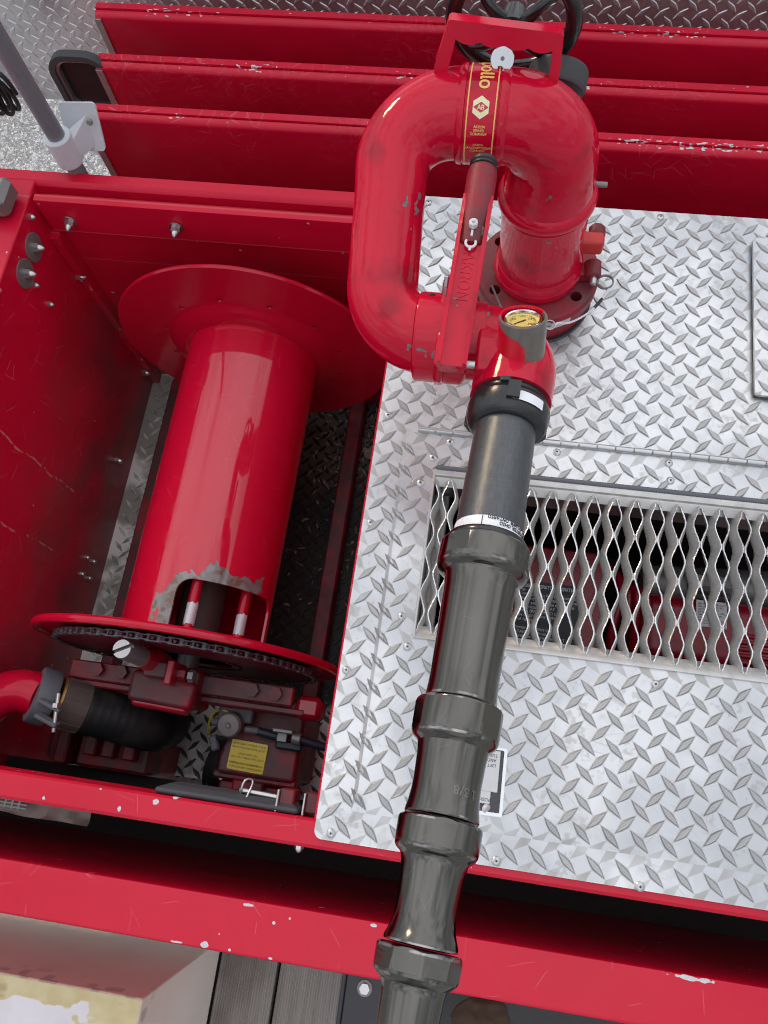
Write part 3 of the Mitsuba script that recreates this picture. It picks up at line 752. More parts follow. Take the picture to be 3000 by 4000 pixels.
# front flange: dished disc with a rolled rim, open towards -Y
R1 = .307
rimp = [(-.002, .10), (-.002, R1 - .02), (-.003, R1 - .010), (-.002, R1 - .003), (.002, R1 + .0005), (.007, R1 + .001), (.0115, R1 - .0012), (.013, R1 - .005), (.011, R1 - .008), (.007, R1 - .009), (.003, R1 - .013), (.002, R1 - .02), (.002, .10)]
FF = man(solid(rimp, 128))
for a in range(12):
    t = math.radians(a * 30 + 20)
    FF = FF - man(cyl((.27 * math.cos(t), .27 * math.sin(t), -.02), (.27 * math.cos(t), .27 * math.sin(t), .02), .0062, 12, .0001))
add(reel + '__front_flange', put(tri(FF), my(RF)), 'm_reel', 25)
# sprocket with teeth
SR = .255; YS = .1545
tp = []
NT = 84
for i in range(NT * 4):
    t = i * 2 * math.pi / (NT * 4); r = SR + (.006 if i % 4 in (0, 1) else -.002); tp.append((r * math.cos(t), r * math.sin(t)))
add(reel + '__sprocket', extrude(sg.Polygon(tp).difference(sg.Point(0, 0).buffer(.09)), .005, my(YS + .0025)), 'm_maroon', 20)
add(reel + '__sprocket_spacer', put(lathe([(0, .11), (.022, .11)], 48), my(RF - .002)), 'm_inside', 40)
pl = []
pitch = 2 * math.pi * (SR + .004) / NT
def plate(off, L):
    s = cat(trimesh.creation.extrude_polygon(sg.LineString([(-L / 2, 0), (L / 2, 0)]).buffer(.0062, quad_segs=4), .0016, engine='earcut')); s.apply_translation([0, 0, off]); return s
outer = cat(plate(.0046, pitch), plate(-.0060, pitch), cyl((-pitch / 2, 0, -.007), (-pitch / 2, 0, .007), .0024, 8, .0004))
inner = cat(plate(.0030, pitch), plate(-.0045, pitch), cyl((-pitch / 2, 0, -.003), (-pitch / 2, 0, .004), .005, 10, .0004))
OUT, INN = mikit.ply(outer, 'm_chain', 30), mikit.ply(inner, 'm_chain', 30)
CH = reel + '__chain'
for i in range(NT):
    t = 2 * math.pi * i / NT
    m = my(YS) @ trimesh.transformations.rotation_matrix(t, [0, 0, 1]) @ trimesh.transformations.translation_matrix([0, SR + .004, 0])
    add(CH + '__link', OUT if i % 2 else INN, None, m=m)
# reel frame on the floor
for x, w in ((-.842, .034), (-.325, .040)):
    add(reel + '__base_rail', bb(x - w / 2, x + w / 2, .05, .95, WZ + .002, WZ + .055, .004), 'm_dusty', 30)
sup = [trimesh.convex.convex_hull(np.array([(s * .05 + RX, y, RZ + .03) for s in (-1, 1) for y in (.935, .955)] + [(s * .30 + RX, y, WZ + .05) for s in (-1, 1) for y in (.935, .955)]))]
add(reel + '__back_support', cat(sup), 'm_dusty', 20)
add(reel + '__axle', cyl((RX, .05, RZ), (RX, .96, RZ), .022, 24), 'm_dullm', 40)
# front bearing bar with bolts
BZ = -.28
bar = [bb(-.735, -.56, .082, .118, BZ - .014, BZ - .002, .003), bb(-.60, -.286, .084, .121, BZ - .016, BZ, .003), bb(-.730, -.262, .070, .083, BZ - .075, BZ - .010, .004)]
add(reel + '__bearing_bar', cat(bar), 'm_dusty', 30)
add(reel + '__bearing_bar_end', bb(-.283, -.232, .066, .110, BZ - .09, BZ - .012, .010), 'm_dullred', 40)
HB = mikit.ply(put(hexnut(.0135, .009, False), np.eye(4)), 'm_dusty', 25)
for x, y in ((-.676, .1035), (-.627, .1045), (-.365, .105), (-.3195, .104)):
    m = frame((x, y, BZ + .002), (0, -.1, 1)); add(reel + '__hex_bolt', HB, None, m=m)
# bearing casting, rounded lip
def blob(r, P_): return tri(manifold3d.Manifold.batch_hull([manifold3d.Manifold.sphere(r, 20).translate([x, y, z]) for x, y, z in P_]))
add(reel + '__bearing_casting', blob(.010, [(x, y, z) for x in (-.572, -.474) for y, z in ((.062, -.262), (.118, -.262), (.066, -.345), (.118, -.345))]), 'm_dusty', 50)
add(reel + '__casting_lip', blob(.012, [(-.575, .064, -.236), (-.473, .060, -.236), (-.570, .062, -.262), (-.476, .060, -.262), (-.577, .100, -.240), (-.473, .090, -.240)]), 'm_dusty', 50)
add(reel + '__casting_chin', blob(.0095, [(-.570, .0535, -.240), (-.478, .050, -.240), (-.566, .053, -.262), (-.480, .050, -.262)]), 'm_dullred', 50)
add(reel + '__clevis_block', cat(bb(-.558, -.513, .098, .128, -.27, -.205, .003)), 'm_dusty', 25)
add(reel + '__clevis_plate', cat(bb(-.512, -.499, .088, .132, -.27, -.196, .002)), 'm_dullred', 25, label='red plate with worn edge beside the crank shaft')
add(reel + '__jam_nut', put(hexnut(.0120, .016, False), frame((-.4985, .112, -.228), (1, 0, 0))), 'm_dusty', 25)
add(reel + '__jam_washer', put(hexnut(.0120, .010, False), frame((-.478, .111, -.230), (1, 0, 0))), 'm_dullm', 25)
s0, s1 = np.array([-.5497, .1270, -.262]), np.array([-.5555, .1290, -.085])
sd = (s1 - s0) / np.linalg.norm(s1 - s0); SL = np.linalg.norm(s1 - s0)
add(reel + '__shaft_collar', put(solid([(-.006, .024), (.02, .0255), (.042, .0255), (.050, .021), (.070, .0185), (.095, .018)], 32), frame(s0, sd)), 'm_dullred', 40)
shaft = man(put(solid([(.09, .0168), (SL - .002, .0168), (SL, .0160)], 40), frame(s0, sd)))
mslot = frame(s0 + sd * SL, sd, (.83, .45, .1))
shaft = shaft - man(put(box((0, 0, 0), (.06, .0062, .022), .0002), mslot))
add(reel + '__crank_shaft', tri(shaft), 'm_dullm', 30)
sc = man(put(solid([(SL + .0001, .0157), (SL + .0007, .0157)], 40), frame(s0, sd))) - man(put(box((0, 0, 0), (.06, .0062, .022), .0002), mslot))
add(reel + '__shaft_end', tri(sc), 'm_alum', False)

# ================================================================= inlet pipe
ip = thing('water_inlet_pipe', 'glossy red elbow pipe with grey clamp coupling and black hose under the reel', 'pipe')
IZ = -.25
i0, i1 = np.array([-.772, .040, IZ]), np.array([-.5400, .004, IZ - .165])
idr = (i1 - i0) / np.linalg.norm(i1 - i0)
ep = fillet([(-.905, -.26, IZ - .02), (-.868, .058, IZ), i0 + idr * .012], .085, 12)
add(ip + '__elbow', sweep(ep, .0405, 32), 'm_gun', 50, label='glossy red elbow end of the pipe')
add(ip + '__coupling', cat(put(solid([(0, .047), (.002, .052), (.008, .0535), (.030, .0535), (.036, .052), (.038, .047)], 40), frame(i0 - idr * .004, idr))), 'm_grey', 35)
side = np.cross(idr, (0, 0, 1)); side /= np.linalg.norm(side); up = np.cross(side, idr)
ear_c = i0 + idr * .018 + up * .040 + side * -.0 + np.array([.0, -.012, .012])
for s in (-1, 1):
    e = box((0, 0, 0), (.046, .007, .020), .003); add(ip + '__clamp_ear', put(e, frame(ear_c + np.array([.018, s * .0135 - .012, .004]), (0, -.3, 1), idr)), 'm_grey', 30)
add(ip + '__clamp_bolt', cat(cyl(ear_c + np.array([.034, -.045, .0]), ear_c + np.array([.030, .025, .012]), .0042, 12), put(hexnut(.0085, .008, False), frame(ear_c + np.array([.0315, -.001, .008]), (-.06, .98, .17)))), 'm_zinc', 25)
add(ip + '__ferrule', cat(put(solid([(.045, .046), (.047, .0485), (.094, .0485), (.096, .046)], 20), frame(i0, idr))), 'm_brown', 20)
rb = []
for a in range(12):
    t = a * math.pi / 6; c = np.array([.0485 * math.cos(t), .0485 * math.sin(t), .071]); m = trimesh.transformations.rotation_matrix(t, [0, 0, 1]); m[:3, 3] = c
    rb.append(put(put(box((0, 0, 0), (.002, .0032, .046), .0005), m), frame(i0, idr)))
add(ip + '__ferrule_rib', cat(rb), 'm_brown', False, kind='stuff')
add(ip + '__ferrule_band', put(solid([(.040, .044), (.0445, .047)], 32), frame(i0, idr)), 'm_copper', 30)
hpath = fillet([i0 + idr * .094, i0 + idr * .235, np.array([-.615, .020, -.56]), np.array([-.66, .05, -.73])], .07, 14)
hs = arclen(hpath); ts = np.arange(0, hs[-1], .0055); hpath = np.stack([np.interp(ts, hs, hpath[:, k]) for k in range(3)], 1)
hrad = .0465 + .0012 * (np.arange(len(ts)) % 3 > 0)
add(ip + '__black_hose', sweep(hpath, hrad, 36), 'm_hose', 30)

# ================================================================= reel motor
mt = thing('reel_motor', 'dark red box motor with yellow warning label and grey solenoid, in the reel well', 'motor')
MZ = -.385
mbody = tri(manifold3d.Manifold.batch_hull([manifold3d.Manifold.sphere(.010, 16).translate([x, y, z]) for x in (-.425, -.285) for y, z in ((.072, MZ - .016), (-.046, MZ - .010), (.072, -.60), (-.046, -.60))]))
add(mt + '__housing', mbody, 'm_dusty', 40)
add(mt + '__flange_lip', cat(bb(-.442, -.272, -.064, -.048, MZ - .035, MZ - .006, .004)), 'm_dusty', 30)
add(mt + '__end_cap', cat(bb(-.430, -.285, -.105, -.064, -.55, MZ - .020, .006), bb(-.398, -.335, -.098, -.060, MZ - .035, MZ + .000, .004)), 'm_dusty', 30)
lm = frame((-.3765, -.0165, MZ + .0010), (0, -.05, 1)); lm = lm @ trimesh.transformations.rotation_matrix(math.radians(-2), [0, 0, 1])
add(mt + '__warning_label', put(extrude(rrect(-.0372, .0372, -.0285, .0285, .003), .0006), lm), 'm_yellow', False)
rows = [('THIS MOTOR SHOULD BE PROTECTED BY', .022), ('A 70 AMP MANUAL CIRCUIT BREAKER.', .0150), ('DO NOT RELY ON REEL STRUCTURE', .0035), ('FOR GROUNDING.', -.0035), ('THE MOTOR GROUND LEAD MUST BE', -.015), ('DIRECTLY BONDED TO THE CHASSIS.', -.022)]
tl = []
for s, y in rows:
    q = text(s, .0034, .0003, bold=('70 AMP' in s)); w = q.bounds[1][0] - q.bounds[0][0]
    if w > .068: q.apply_transform(np.diag([.068 / w, 1, 1, 1]))
    q.apply_translation([0, y, .0007]); tl.append(put(rot2(q, 180), lm))
add(mt + '__label_lettering', cat(tl), 'm_ink', False)
sol = put(solid([(-.03, .022), (-.004, .0225), (0, .0245), (.004, .0245), (.008, .021), (.0085, .006), (.011, .004)], 32), frame((-.413, .038, MZ + .045), (-.05, -.25, 1)))
add(mt + '__solenoid', sol, 'm_dullm', 35)
add(mt + '__solenoid_bracket', cat(bb(-.445, -.375, .045, .075, MZ + .01, MZ + .03, .003), cyl((-.452, .040, MZ + .03), (-.436, .040, MZ + .03), .009, 16), bb(-.385, -.355, .028, .040, MZ + .025, MZ + .04, .003)), 'm_greyd', 30)
add(mt + '__terminal', cat(bb(-.325, -.285, .036, .044, MZ + .02, MZ + .055, .002), bb(-.318, -.298, .020, .045, MZ + .03, MZ + .036, .002), cyl((-.287, .03, MZ + .035), (-.27, .03, MZ + .035), .012, 16)), 'm_dullm', 30)
add(mt + '__cable_sleeve', cat(sweep(spline([(-.362, .034, MZ + .03), (-.33, .030, MZ + .028), (-.305, .028, MZ + .025)], 8), .009, 12), sweep(spline([(-.275, .03, MZ + .03), (-.24, .024, MZ + .02), (-.19, .02, MZ + .0)], 8), .008, 12), bb(-.322, -.268, .006, .024, MZ + .0, MZ + .022, .004)), 'm_navy', 40)
W = []
for k in range(5):
    W.append(sweep(spline([(-.438 + .003 * k, .012, MZ + .02), (-.452 + .004 * k, -.012, MZ - .01), (-.468 + .006 * k, -.045 - .004 * k, MZ - .04), (-.476 + .010 * k, -.082, MZ - .08), (-.47 + .012 * k, -.12, MZ - .16)], 24), .0042, 8))
add(mt + '__wire_bundle', cat(W), 'm_black', 60)
add(mt + '__wire_connector', cat(put(box((0, 0, 0), (.016, .030, .014), .003), frame((-.445, .0, MZ + .012), (0, 0, 1), (.9, .4, 0)))), 'm_greyd', 30)
add(mt + '__yellow_wire', sweep(spline([(-.425, .062, MZ + .03), (-.455, .058, MZ + .02), (-.470, .030, MZ - .01), (-.474, .012, MZ - .06), (-.48, .010, MZ - .10)], 24), .0021, 8), 'm_yellow', 60)
add(mt + '__cable_gland', cat(cyl((-.372, -.108, MZ - .006), (-.376, -.085, MZ + .002), .013, 20)), 'm_copper', 35)
add(mt + '__black_cable', sweep(spline([(-.374, -.090, MZ + .002), (-.392, -.092, MZ + .004), (-.408, -.102, MZ - .01), (-.415, -.13, MZ - .05)], 20), .011, 12), 'm_black', 60)

MB = reel + '__motor_plate'
add(MB, bb(-.615, WX1 - .002, -.0835, .10, -.655, -.650, .001), 'm_plate', False)
add(MB + '__tread_pattern', lugs(sg.box(-.61, -.078, WX1 - .006, .095), frame((0, 0, -.650), (0, 0, 1)), ox=.012, oy=.008), 'm_platelug', False, kind='stuff')
# dull red pump box behind the pipe
pb = thing('pump_casing', 'dull dark red metal casing low in the well under the black hose', 'casing')
add(pb + '__body', cat(bb(-.76, -.600, -.085, -.02, -.66, -.46, .006)), 'm_dusty', 30)
add(pb + '__base_plate', bb(-.935, -.67, -.084, .105, -.70, -.69, .004), 'm_dusty', 30)
for x in (-.735, -.695, -.650):
    add(pb + '__rib', bb(x, x + .026, -.060, .020, -.50, -.43, .003), 'm_dusty', 30)
add(pb + '__side_plate', bb(-.79, -.764, -.084, .03, -.66, -.42, .004), 'm_dusty', 30)

# roller with pin and bracket by the front rail
ro = thing('hose_roller', 'dark grey hose guide bar lying along the front rail with a cotter pin', 'roller')
add(ro + '__bar', tri(manifold3d.Manifold.batch_hull([manifold3d.Manifold.sphere(.005, 12).translate([x, y, z]) for x, y, z in ((-.404, -.0725, -.03), (-.215, -.0725, -.03), (-.418, -.079, -.022), (-.203, -.079, -.022), (-.418, -.0795, -.07), (-.203, -.0795, -.07), (-.404, -.070, -.07), (-.215, -.070, -.07))])), 'm_charc', 30)
add(ro + '__pin', cyl((-.296, -.062, -.035), (-.232, -.064, -.035), .0042, 16), 'm_zinc', 40)
add(ro + '__cotter', sweep(spline([(-.294, -.075, -.045), (-.292, -.060, -.028), (-.286, -.045, -.028), (-.280, -.045, -.035), (-.279, -.06, -.03), (-.283, -.078, -.045)], 30), .0018, 8), 'm_zinc', 60)
for x in (-.233, -.192):
    add(ro + '__bracket_plate', bb(x - .0015, x + .0015, -.084, -.052, -.09, -.018, .001), 'm_alum', 20)
    add(ro + '__bracket_foot', bb(x + .0016, x + .024, -.080, -.050, -.08, -.024, .002), 'm_dusty', 20)

# ================================================================= GENERATOR below the grating
gn = thing('generator', 'red generator with dark instruction plate seen through the deck grating', 'generator')
add(gn + '__housing', bb(.05, .268, .235, .432, -.40, -.20, .004), 'm_dullred', 25)
add(gn + '__instruction_plate', bb(.105, .222, .205, .362, -.199, -.197, .0005), 'm_charc', False)
gt = []
GL = ['DIESEL GENERATOR OPERATION', 'THE', 'START:  Depress PREHEAT switch to', 'activate control system. Hold the', 'START switch while continuing', 'to depress PREHEAT', 'switch (PRE-HEAT) until', 'low oil pressure goes', 'out (green).', '', 'Generator stays on', 'START switch on,', 'continue holding PREHEAT', 'switch for a few seconds until oil', 'pressure reaches 20 psi.', 'STOP:   Depress STOP switch until', 'the generator stops', 'completely.', 'NOTE:  STOP switch at rear of panel']
for i, s in enumerate(GL):
    if not s: continue
    q = text(s, .0052 if i else .006, .0003, bold=(i == 0), center=False); w = q.bounds[1][0] - q.bounds[0][0]
    if w > .108: q.apply_transform(np.diag([.108 / w, 1, 1, 1]))
    q.apply_translation([.1095, .350 - i * .0078, -.1968]); gt.append(q)
add(gn + '__plate_lettering', cat(gt), 'm_white', False)
eng = []
add(gn + '__valve_cover', tri(manifold3d.Manifold.batch_hull([manifold3d.Manifold.sphere(.03, 20).translate([x, y, -.235]) for x in (.365, .66) for y in (.275, .345)])), 'm_dullred', 40)
for k in range(8):
    x = .40 + k * .016
    if k in (0, 7): continue
for k in range(5):
    add(gn + '__cover_rib', tri(manifold3d.Manifold.batch_hull([manifold3d.Manifold.sphere(.0045, 10).translate([x, .262 + k * .012, -.205]) for x in (.50, .64)])), 'm_dullred', 40)
add(gn + '__spec_label', bb(.43, .484, .318, .366, -.2052, -.2035, .0003), 'm_silverpaint', False)
sl = []
for k in range(8):
    q = text('IMPORTANT ENGINE LABEL'[: 22 - (k % 3) * 4], .0030, .0002, center=False); q.apply_transform(np.diag([.048 / max(.048, q.bounds[1][0]), 1, 1, 1])); q.apply_translation([.433, .358 - k * .005, -.2034]); sl.append(q)
add(gn + '__label_lettering', cat(sl), 'm_ink', False)
add(gn + '__exhaust', cat(cyl((.34, .40, -.26), (.70, .425, -.26), .035, 24), bb(.42, .50, .385, .42, -.27, -.20, .01)), 'm_dullm', 35)
for k in range(4):
    add(gn + '__red_hose', sweep(spline([(.28 + .01 * k, .42 - .02 * k, -.25), (.30 + .012 * k, .36, -.22 + .01 * k), (.29 + .02 * k, .29 - .01 * k, -.24), (.32 + .02 * k, .22, -.26)], 24), .008, 10), 'm_dullred', 60)
for x, y in ((.33, .215), (.47, .212), (.40, .220)):
    nut(gn, (x, y, -.24), (0, 0, 1), True)
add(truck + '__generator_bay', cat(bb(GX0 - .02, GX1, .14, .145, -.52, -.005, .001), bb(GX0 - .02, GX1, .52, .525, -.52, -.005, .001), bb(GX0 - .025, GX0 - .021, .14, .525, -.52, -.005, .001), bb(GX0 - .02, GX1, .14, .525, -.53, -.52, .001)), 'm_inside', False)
add(truck + '__bay_lining', cat(bb(GX0 + .006, GX1, GY1 - .016, GY1 - .012, -.075, -.012, .001), bb(GX0 + .0045, GX0 + .03, GY0 + .012, GY1 - .017, -.070, -.060, .002)), 'm_alum', False)

# ================================================================= DECK GUN
gun = thing('deck_gun', 'glossy red water cannon with curved pipe loop, bolted to the tread plate deck', 'deck gun')
CX, CY = .0745, .841
AY, AZ = .840, .392
base = man(solid([(0, .098), (.040, .098), (.044, .103), (.048, .1055), (.068, .1055), (.073, .102), (.0745, .097), (.0746, .06)], 72))
base = base.translate([CX, CY, .001])
for a in (36, 144, -36, -144):
    x, y = CX + .084 * math.cos(math.radians(a)), CY + .084 * math.sin(math.radians(a))
    base = base - man(cyl((x, y, .045), (x, y, .1), .0098, 20, .0001))
add(gun + '__base_flange', tri(base), 'm_gund', 30)
add(gun + '__gasket', put(solid([(0.0003, .104), (.009, .104)], 64), frame((CX, CY, 0), (0, 0, 1))), 'm_black', 30)
fsm = np.array([[0, .48, .877, CX], [0, -.877, .48, CY], [1.0, 0, 0, .059], [0, 0, 0, 1.0]])
fsm = np.array([[0, .95, .31, CX], [0, .31, -.95, CY], [-1.0, 0, 0, .059], [0, 0, 0, 1.0]])
add(gun + '__flange_sticker', wrap(subdiv(extrude(sg.box(-.0075, -.012, .0075, .034), .0005), .006), .1056, fsm), 'm_silverpaint', 30)
rz = put(solid([(.070, .060), (.074, .069), (.080, .0735), (.088, .0745), (.098, .0735), (.106, .068), (.112, .0665), (.19, .0665), (.235, .0675), (.242, .0695), (.250, .0735), (.258, .0740), (.265, .0715), (.271, .066), (.274, .055)], 64), frame((CX + .003, CY, 0), (-.040, 0, 1)))
add(gun + '__riser', rz, 'm_gun', 50)
ep = fillet([(CX - .007, CY, .258), (CX - .0125, AY + .0005, AZ - .001), (-.006, AY, AZ)], .080, 20)
ep = np.vstack([np.linspace(ep[0], ep[1], 6)[:-1], ep[1:-1], np.linspace(ep[-2], ep[-1], 4)[1:]]) if np.linalg.norm(ep[0] - ep[1]) > .01 else ep
el = arclen(ep); er = np.interp(el / el[-1], [0, .25, .6, .9, 1], [.0675, .0650, .0610, .0592, .0588])
add(gun + '__elbow', sweep(ep, er, 56), 'm_gun', 60)
# swivel band with decal
mx = frame((-.070, AY, AZ), (1, 0, 0), (0, 1, 0))
add(gun + '__swivel_band', put(solid([(.000, .0575), (.003, .0605), (.006, .0612), (.0095, .0612), (.0105, .0590), (.0115, .0590), (.0122, .0608), (.0525, .0608), (.0532, .0590), (.0542, .0590), (.055, .0615), (.060, .0615), (.064, .060), (.0665, .0585)], 72), mx), 'm_gun', 30)
BR = .0608
for t in (.0145, .0502):
    add(gun + '__gold_stripe', put(lathe([(t - .0008, BR + .0001), (t - .0007, BR + .0004), (t + .0007, BR + .0004), (t + .0008, BR + .0001)], 72), mx), 'm_gold', 40)
# decal frame: x along the pipe, y round it, z outward, y = 0 where it faces the viewer from above
def dm(deg):
    a = math.radians(deg); o = np.array([-.0375, AY, AZ])
    z = np.array([0, -math.sin(a), math.cos(a)]); x = np.array([1.0, 0, 0]); y = np.cross(z, x)
    m = np.eye(4); m[:3, 0] = x; m[:3, 1] = y; m[:3, 2] = z; m[:3, 3] = o; return m
DMX = dm(43)
def decal(mesh, h=.0005):
    return wrap(subdiv(mesh, .008), BR + .0003, DMX)
hexp = sg.Polygon([(.0118 * math.cos(math.radians(a)), .0136 * math.sin(math.radians(a))) for a in range(30, 390, 60)])
q = extrude(hexp, .0003); q.apply_translation([-.001, .006, 0]); add(gun + '__emblem_hexagon', decal(q), 'm_cream', False)
q = extrude(sg.Polygon([(-.0098, 0), (0, .0062), (.0098, 0), (0, -.0062)]), .0003); q.apply_translation([-.001, .006, .0004]); add(gun + '__emblem_diamond', decal(q), 'm_decal', False)
q = text('AB', .0052, .0003, bold=True); q.apply_transform(np.diag([.95, 1, 1, 1])); q.apply_translation([-.001, .006, .0008]); add(gun + '__emblem_letters', decal(q), 'm_cream', False)
ls = []
for s, y in (('AKRON', -.0165), ('BRASS', -.0208), ('COMPANY', -.0252)):
    q = text(s, .0031, .0003, bold=True); q.apply_translation([-.001, y, .0001]); ls.append(decal(q))
for s, y in (('AKRON', -.0395), ('MANUFACTURING', -.0440), ('COMPANY', -.0485)):
    q = text(s, .0028, .0003); q.apply_translation([-.001, y, .0001]); ls.append(decal(q))
add(gun + '__maker_lettering', cat(ls), 'm_gold', False)
q = rot2(text('Apollo', .0165, .0003, bold=True, center=False), -90)
q.apply_translation([-.0055, .0285 - q.bounds[0][1], .0001]); q.apply_transform(np.diag([1, 1, 1, 1])); add(gun + '__model_lettering', decal(q), 'm_gold', False)
# pipe loop
LY, LZ = .533, .329
lp = fillet([(-.062, AY, AZ), (-.154, AY + .004, AZ - .002), (-.1385, LY - .004, LZ), (-.066, LY, LZ)], [.091, .070], 18)
s = arclen(lp); lp = np.stack([np.interp(np.linspace(0, s[-1], 90), s, lp[:, k]) for k in range(3)], 1)
lr = np.interp(np.linspace(0, 1, 90), [0, .06, .22, .42, .62, .80, .93, 1], [.0575, .0565, .052, .0475, .0468, .0468, .048, .049])
add(gun + '__pipe_loop', sweep(lp, lr, 48), 'm_gun', 60)
# lower joint, outlet body
jx = frame((-.090, LY, LZ), (1, 0, 0), (0, 1, 0))
add(gun + '__lower_joint', put(solid([(0, .050), (.002, .0555), (.005, .0570), (.062, .0570), (.066, .0555), (.070, .050), (.088, .049)], 64), jx), 'm_gun', 35)
NB, ND = np.array([.0391, .4571, .3407]), np.array([-.0604, -.9859, .1560]); ND = ND / np.linalg.norm(ND)
op = fillet([(-.030, LY, LZ), (.0445, LY + .001, LZ + .001), NB + ND * .012], .048, 14)
ol_ = arclen(op); orr = np.interp(ol_ / ol_[-1], [0, .35, .6, .85, 1], [.045, .0475, .0500, .0515, .0500])
add(gun + '__outlet_body', sweep(op, orr, 48), 'm_gun', 60)
for x0, x1 in ((-.0600, -.0485), (-.0095, .020)):
    add(gun + '__arm_ear', tri(manifold3d.Manifold.batch_hull([manifold3d.Manifold.sphere(.0045, 12).translate([x, y, z]) for x in (x0 + .0045, x1 - .0045) for y, z in ((.505, .378), (.472, .372), (.466, .345), (.478, .315), (.525, .372))])), 'm_gun', 40)
add(gun + '__grease_nipple', cat(cyl((-.0555, .567, .370), (-.0552, .578, .390), .0052, 16), cyl((-.0554, .572, .385), (-.0551, .581, .397), .0036, 16)), 'm_zinc', 35)
add(gun + '__drain_hole', cyl((-.0725, .5635, .3735), (-.0725, .566, .3765), .0042, 16, .0003), 'm_black', 35)
# brace arm with cast name
A0, A1 = np.array([-.0275, .742, .4065]), np.array([-.0368, .4585, .3905])
ad = (A1 - A0) / np.linalg.norm(A1 - A0); AL = np.linalg.norm(A1 - A0)
vz = CAM - (A0 + A1) / 2; vz = np.array([0, -.25, 1.0]); az = vz - ad * (vz @ ad); az /= np.linalg.norm(az); ax = np.cross(-ad, az)
am = np.eye(4); am[:3, 0] = ax; am[:3, 1] = -ad; am[:3, 2] = az; am[:3, 3] = A0
def armbox(y0, y1, w0, w1, z0, z1, bev=.002):
    pts = []
    for y, w in ((y0, w0), (y1, w1)):
        for s in (-1, 1):
            for z, b in ((z0, bev), (z1, bev)):
                pts += [(s * w, y, z + (bev if z == z0 else -bev)), (s * (w - bev), y, z)]
    return put(trimesh.convex.convex_hull(np.array(pts)), am)
add(gun + '__brace_arm', armbox(-AL, -.07, .0160, .0172, -.016, .0035, .002), 'm_gun', 30, label='long brace arm with a cast name down its recessed face')
for s in (-1, 1):
    pts = []
    for y, w, zt in ((-AL, .0180, .0125), (-.10, .0188, .0115), (-.045, .0192, .0045)):
        for dx in (-.0048, .0):
            for z in (-.004, zt): pts.append((s * (w + dx), y, z - (.0018 if (dx == 0 and z > 0) else 0)))
    add(gun + '__arm_flange', put(trimesh.convex.convex_hull(np.array(pts)), am), 'm_gun', 25)
bm = am.copy(); bm[:3, 3] = A0 - ax * 0
barrel = put(solid([(0, .0155), (.003, .0185), (.008, .0192), (.085, .0192), (.115, .0178), (.118, .016)], 32), frame(A0 + az * (-.006), ad))
add(gun + '__arm_barrel', barrel, 'm_gund', 40, label='grimy dark red barrel at the top of the brace arm')
add(gun + '__arm_boot', put(solid([(-.012, .0165), (-.010, .018), (-.006, .018), (-.005, .0165), (-.002, .0165), (-.001, .015)], 28), frame(A0 + az * (-.006), ad)), 'm_black', 30)
q = rot2(text('AKRON', .0145, .0009, bold=False, center=True), -90); q.apply_translation([0, -.163, .0034]); add(gun + '__cast_name', put(q, am), 'm_gun', False)
add(gun + '__arm_pivot', cyl((-.0500, .478, .366), (-.0080, .478, .366), .0050, 16), 'm_zinc', 40)
gc = [put(cyl((0, -.098, .0125), (0, -.098, .021), .0055, 20), am), put(cyl((0, -.098, .021), (0, -.0975, .0245), .0022, 12), am)]
tor = sweep(np.array([(.0062 * math.cos(t), -.1195 + .0062 * math.sin(t), .0085) for t in np.linspace(0, 2 * math.pi, 28)]), .0018, 8, False)
gc += [put(tor, am), put(bb(-.0014, .0014, -.113, -.104, .0080, .0140, .0006), am), put(bb(-.0014, .0014, -.1305, -.126, .0075, .0098, .0006), am)]
add(gun + '__grease_cap', cat(gc), 'm_grease', 40)
# gauge
g1, g0 = np.array([.0404, .5201, .4144]), np.array([.0440, .4975, .3722]); gd = (g1 - g0) / np.linalg.norm(g1 - g0)
gm = frame(g1, gd, (1, .05, 0))
add(gun + '__gauge_barrel', put(lathe([(-.060, .0285), (-.001, .0285), (0, .0278), (0, .0255), (-.016, .0255), (-.016, .0)], 56), gm), {'type': 'twosided', 'b': {'type': 'ref', 'id': 'm_gbody'}}, 30)
add(gun + '__gauge_bezel', put(lathe([(-.015, .0215), (-.006, .0224), (-.0035, .0222), (-.0025, .0212), (-.0030, .0192), (-.0070, .0183)], 48), gm), 'm_chrome2', 40)
add(gun + '__gauge_dial', put(solid([(-.0072, .0184), (-.0066, .0184)], 40), gm), 'm_dial', 30)
dl = []
for k in range(25):
    a = math.radians(-40 + 260 * k / 24); L = .0035 if k % 4 == 0 else .002
    b_ = box((.0158 - L / 2, 0, -.0027), (L, .0005, .0002), .0001); dl.append(rot2(b_, math.degrees(a)))
for k, s_ in enumerate(('0', '50', '100', '150', '200')):
    a = math.radians(215 - 62 * k); q = text(s_, .0030, .0002); q.apply_translation([.0115 * math.cos(a), .0115 * math.sin(a), -.0028]); dl.append(q)
nd_ = extrude(sg.Polygon([(-.004, -.0012), (.012, -.0003), (.012, .0003), (-.004, .0012)]), .0004); nd_ = rot2(nd_, 215); nd_.apply_translation([0, 0, -.0025]); dl.append(nd_)
add(gun + '__gauge_scale', put(cat(dl), gm @ trimesh.transformations.translation_matrix([0, 0, -.0036])), 'm_ink', False)
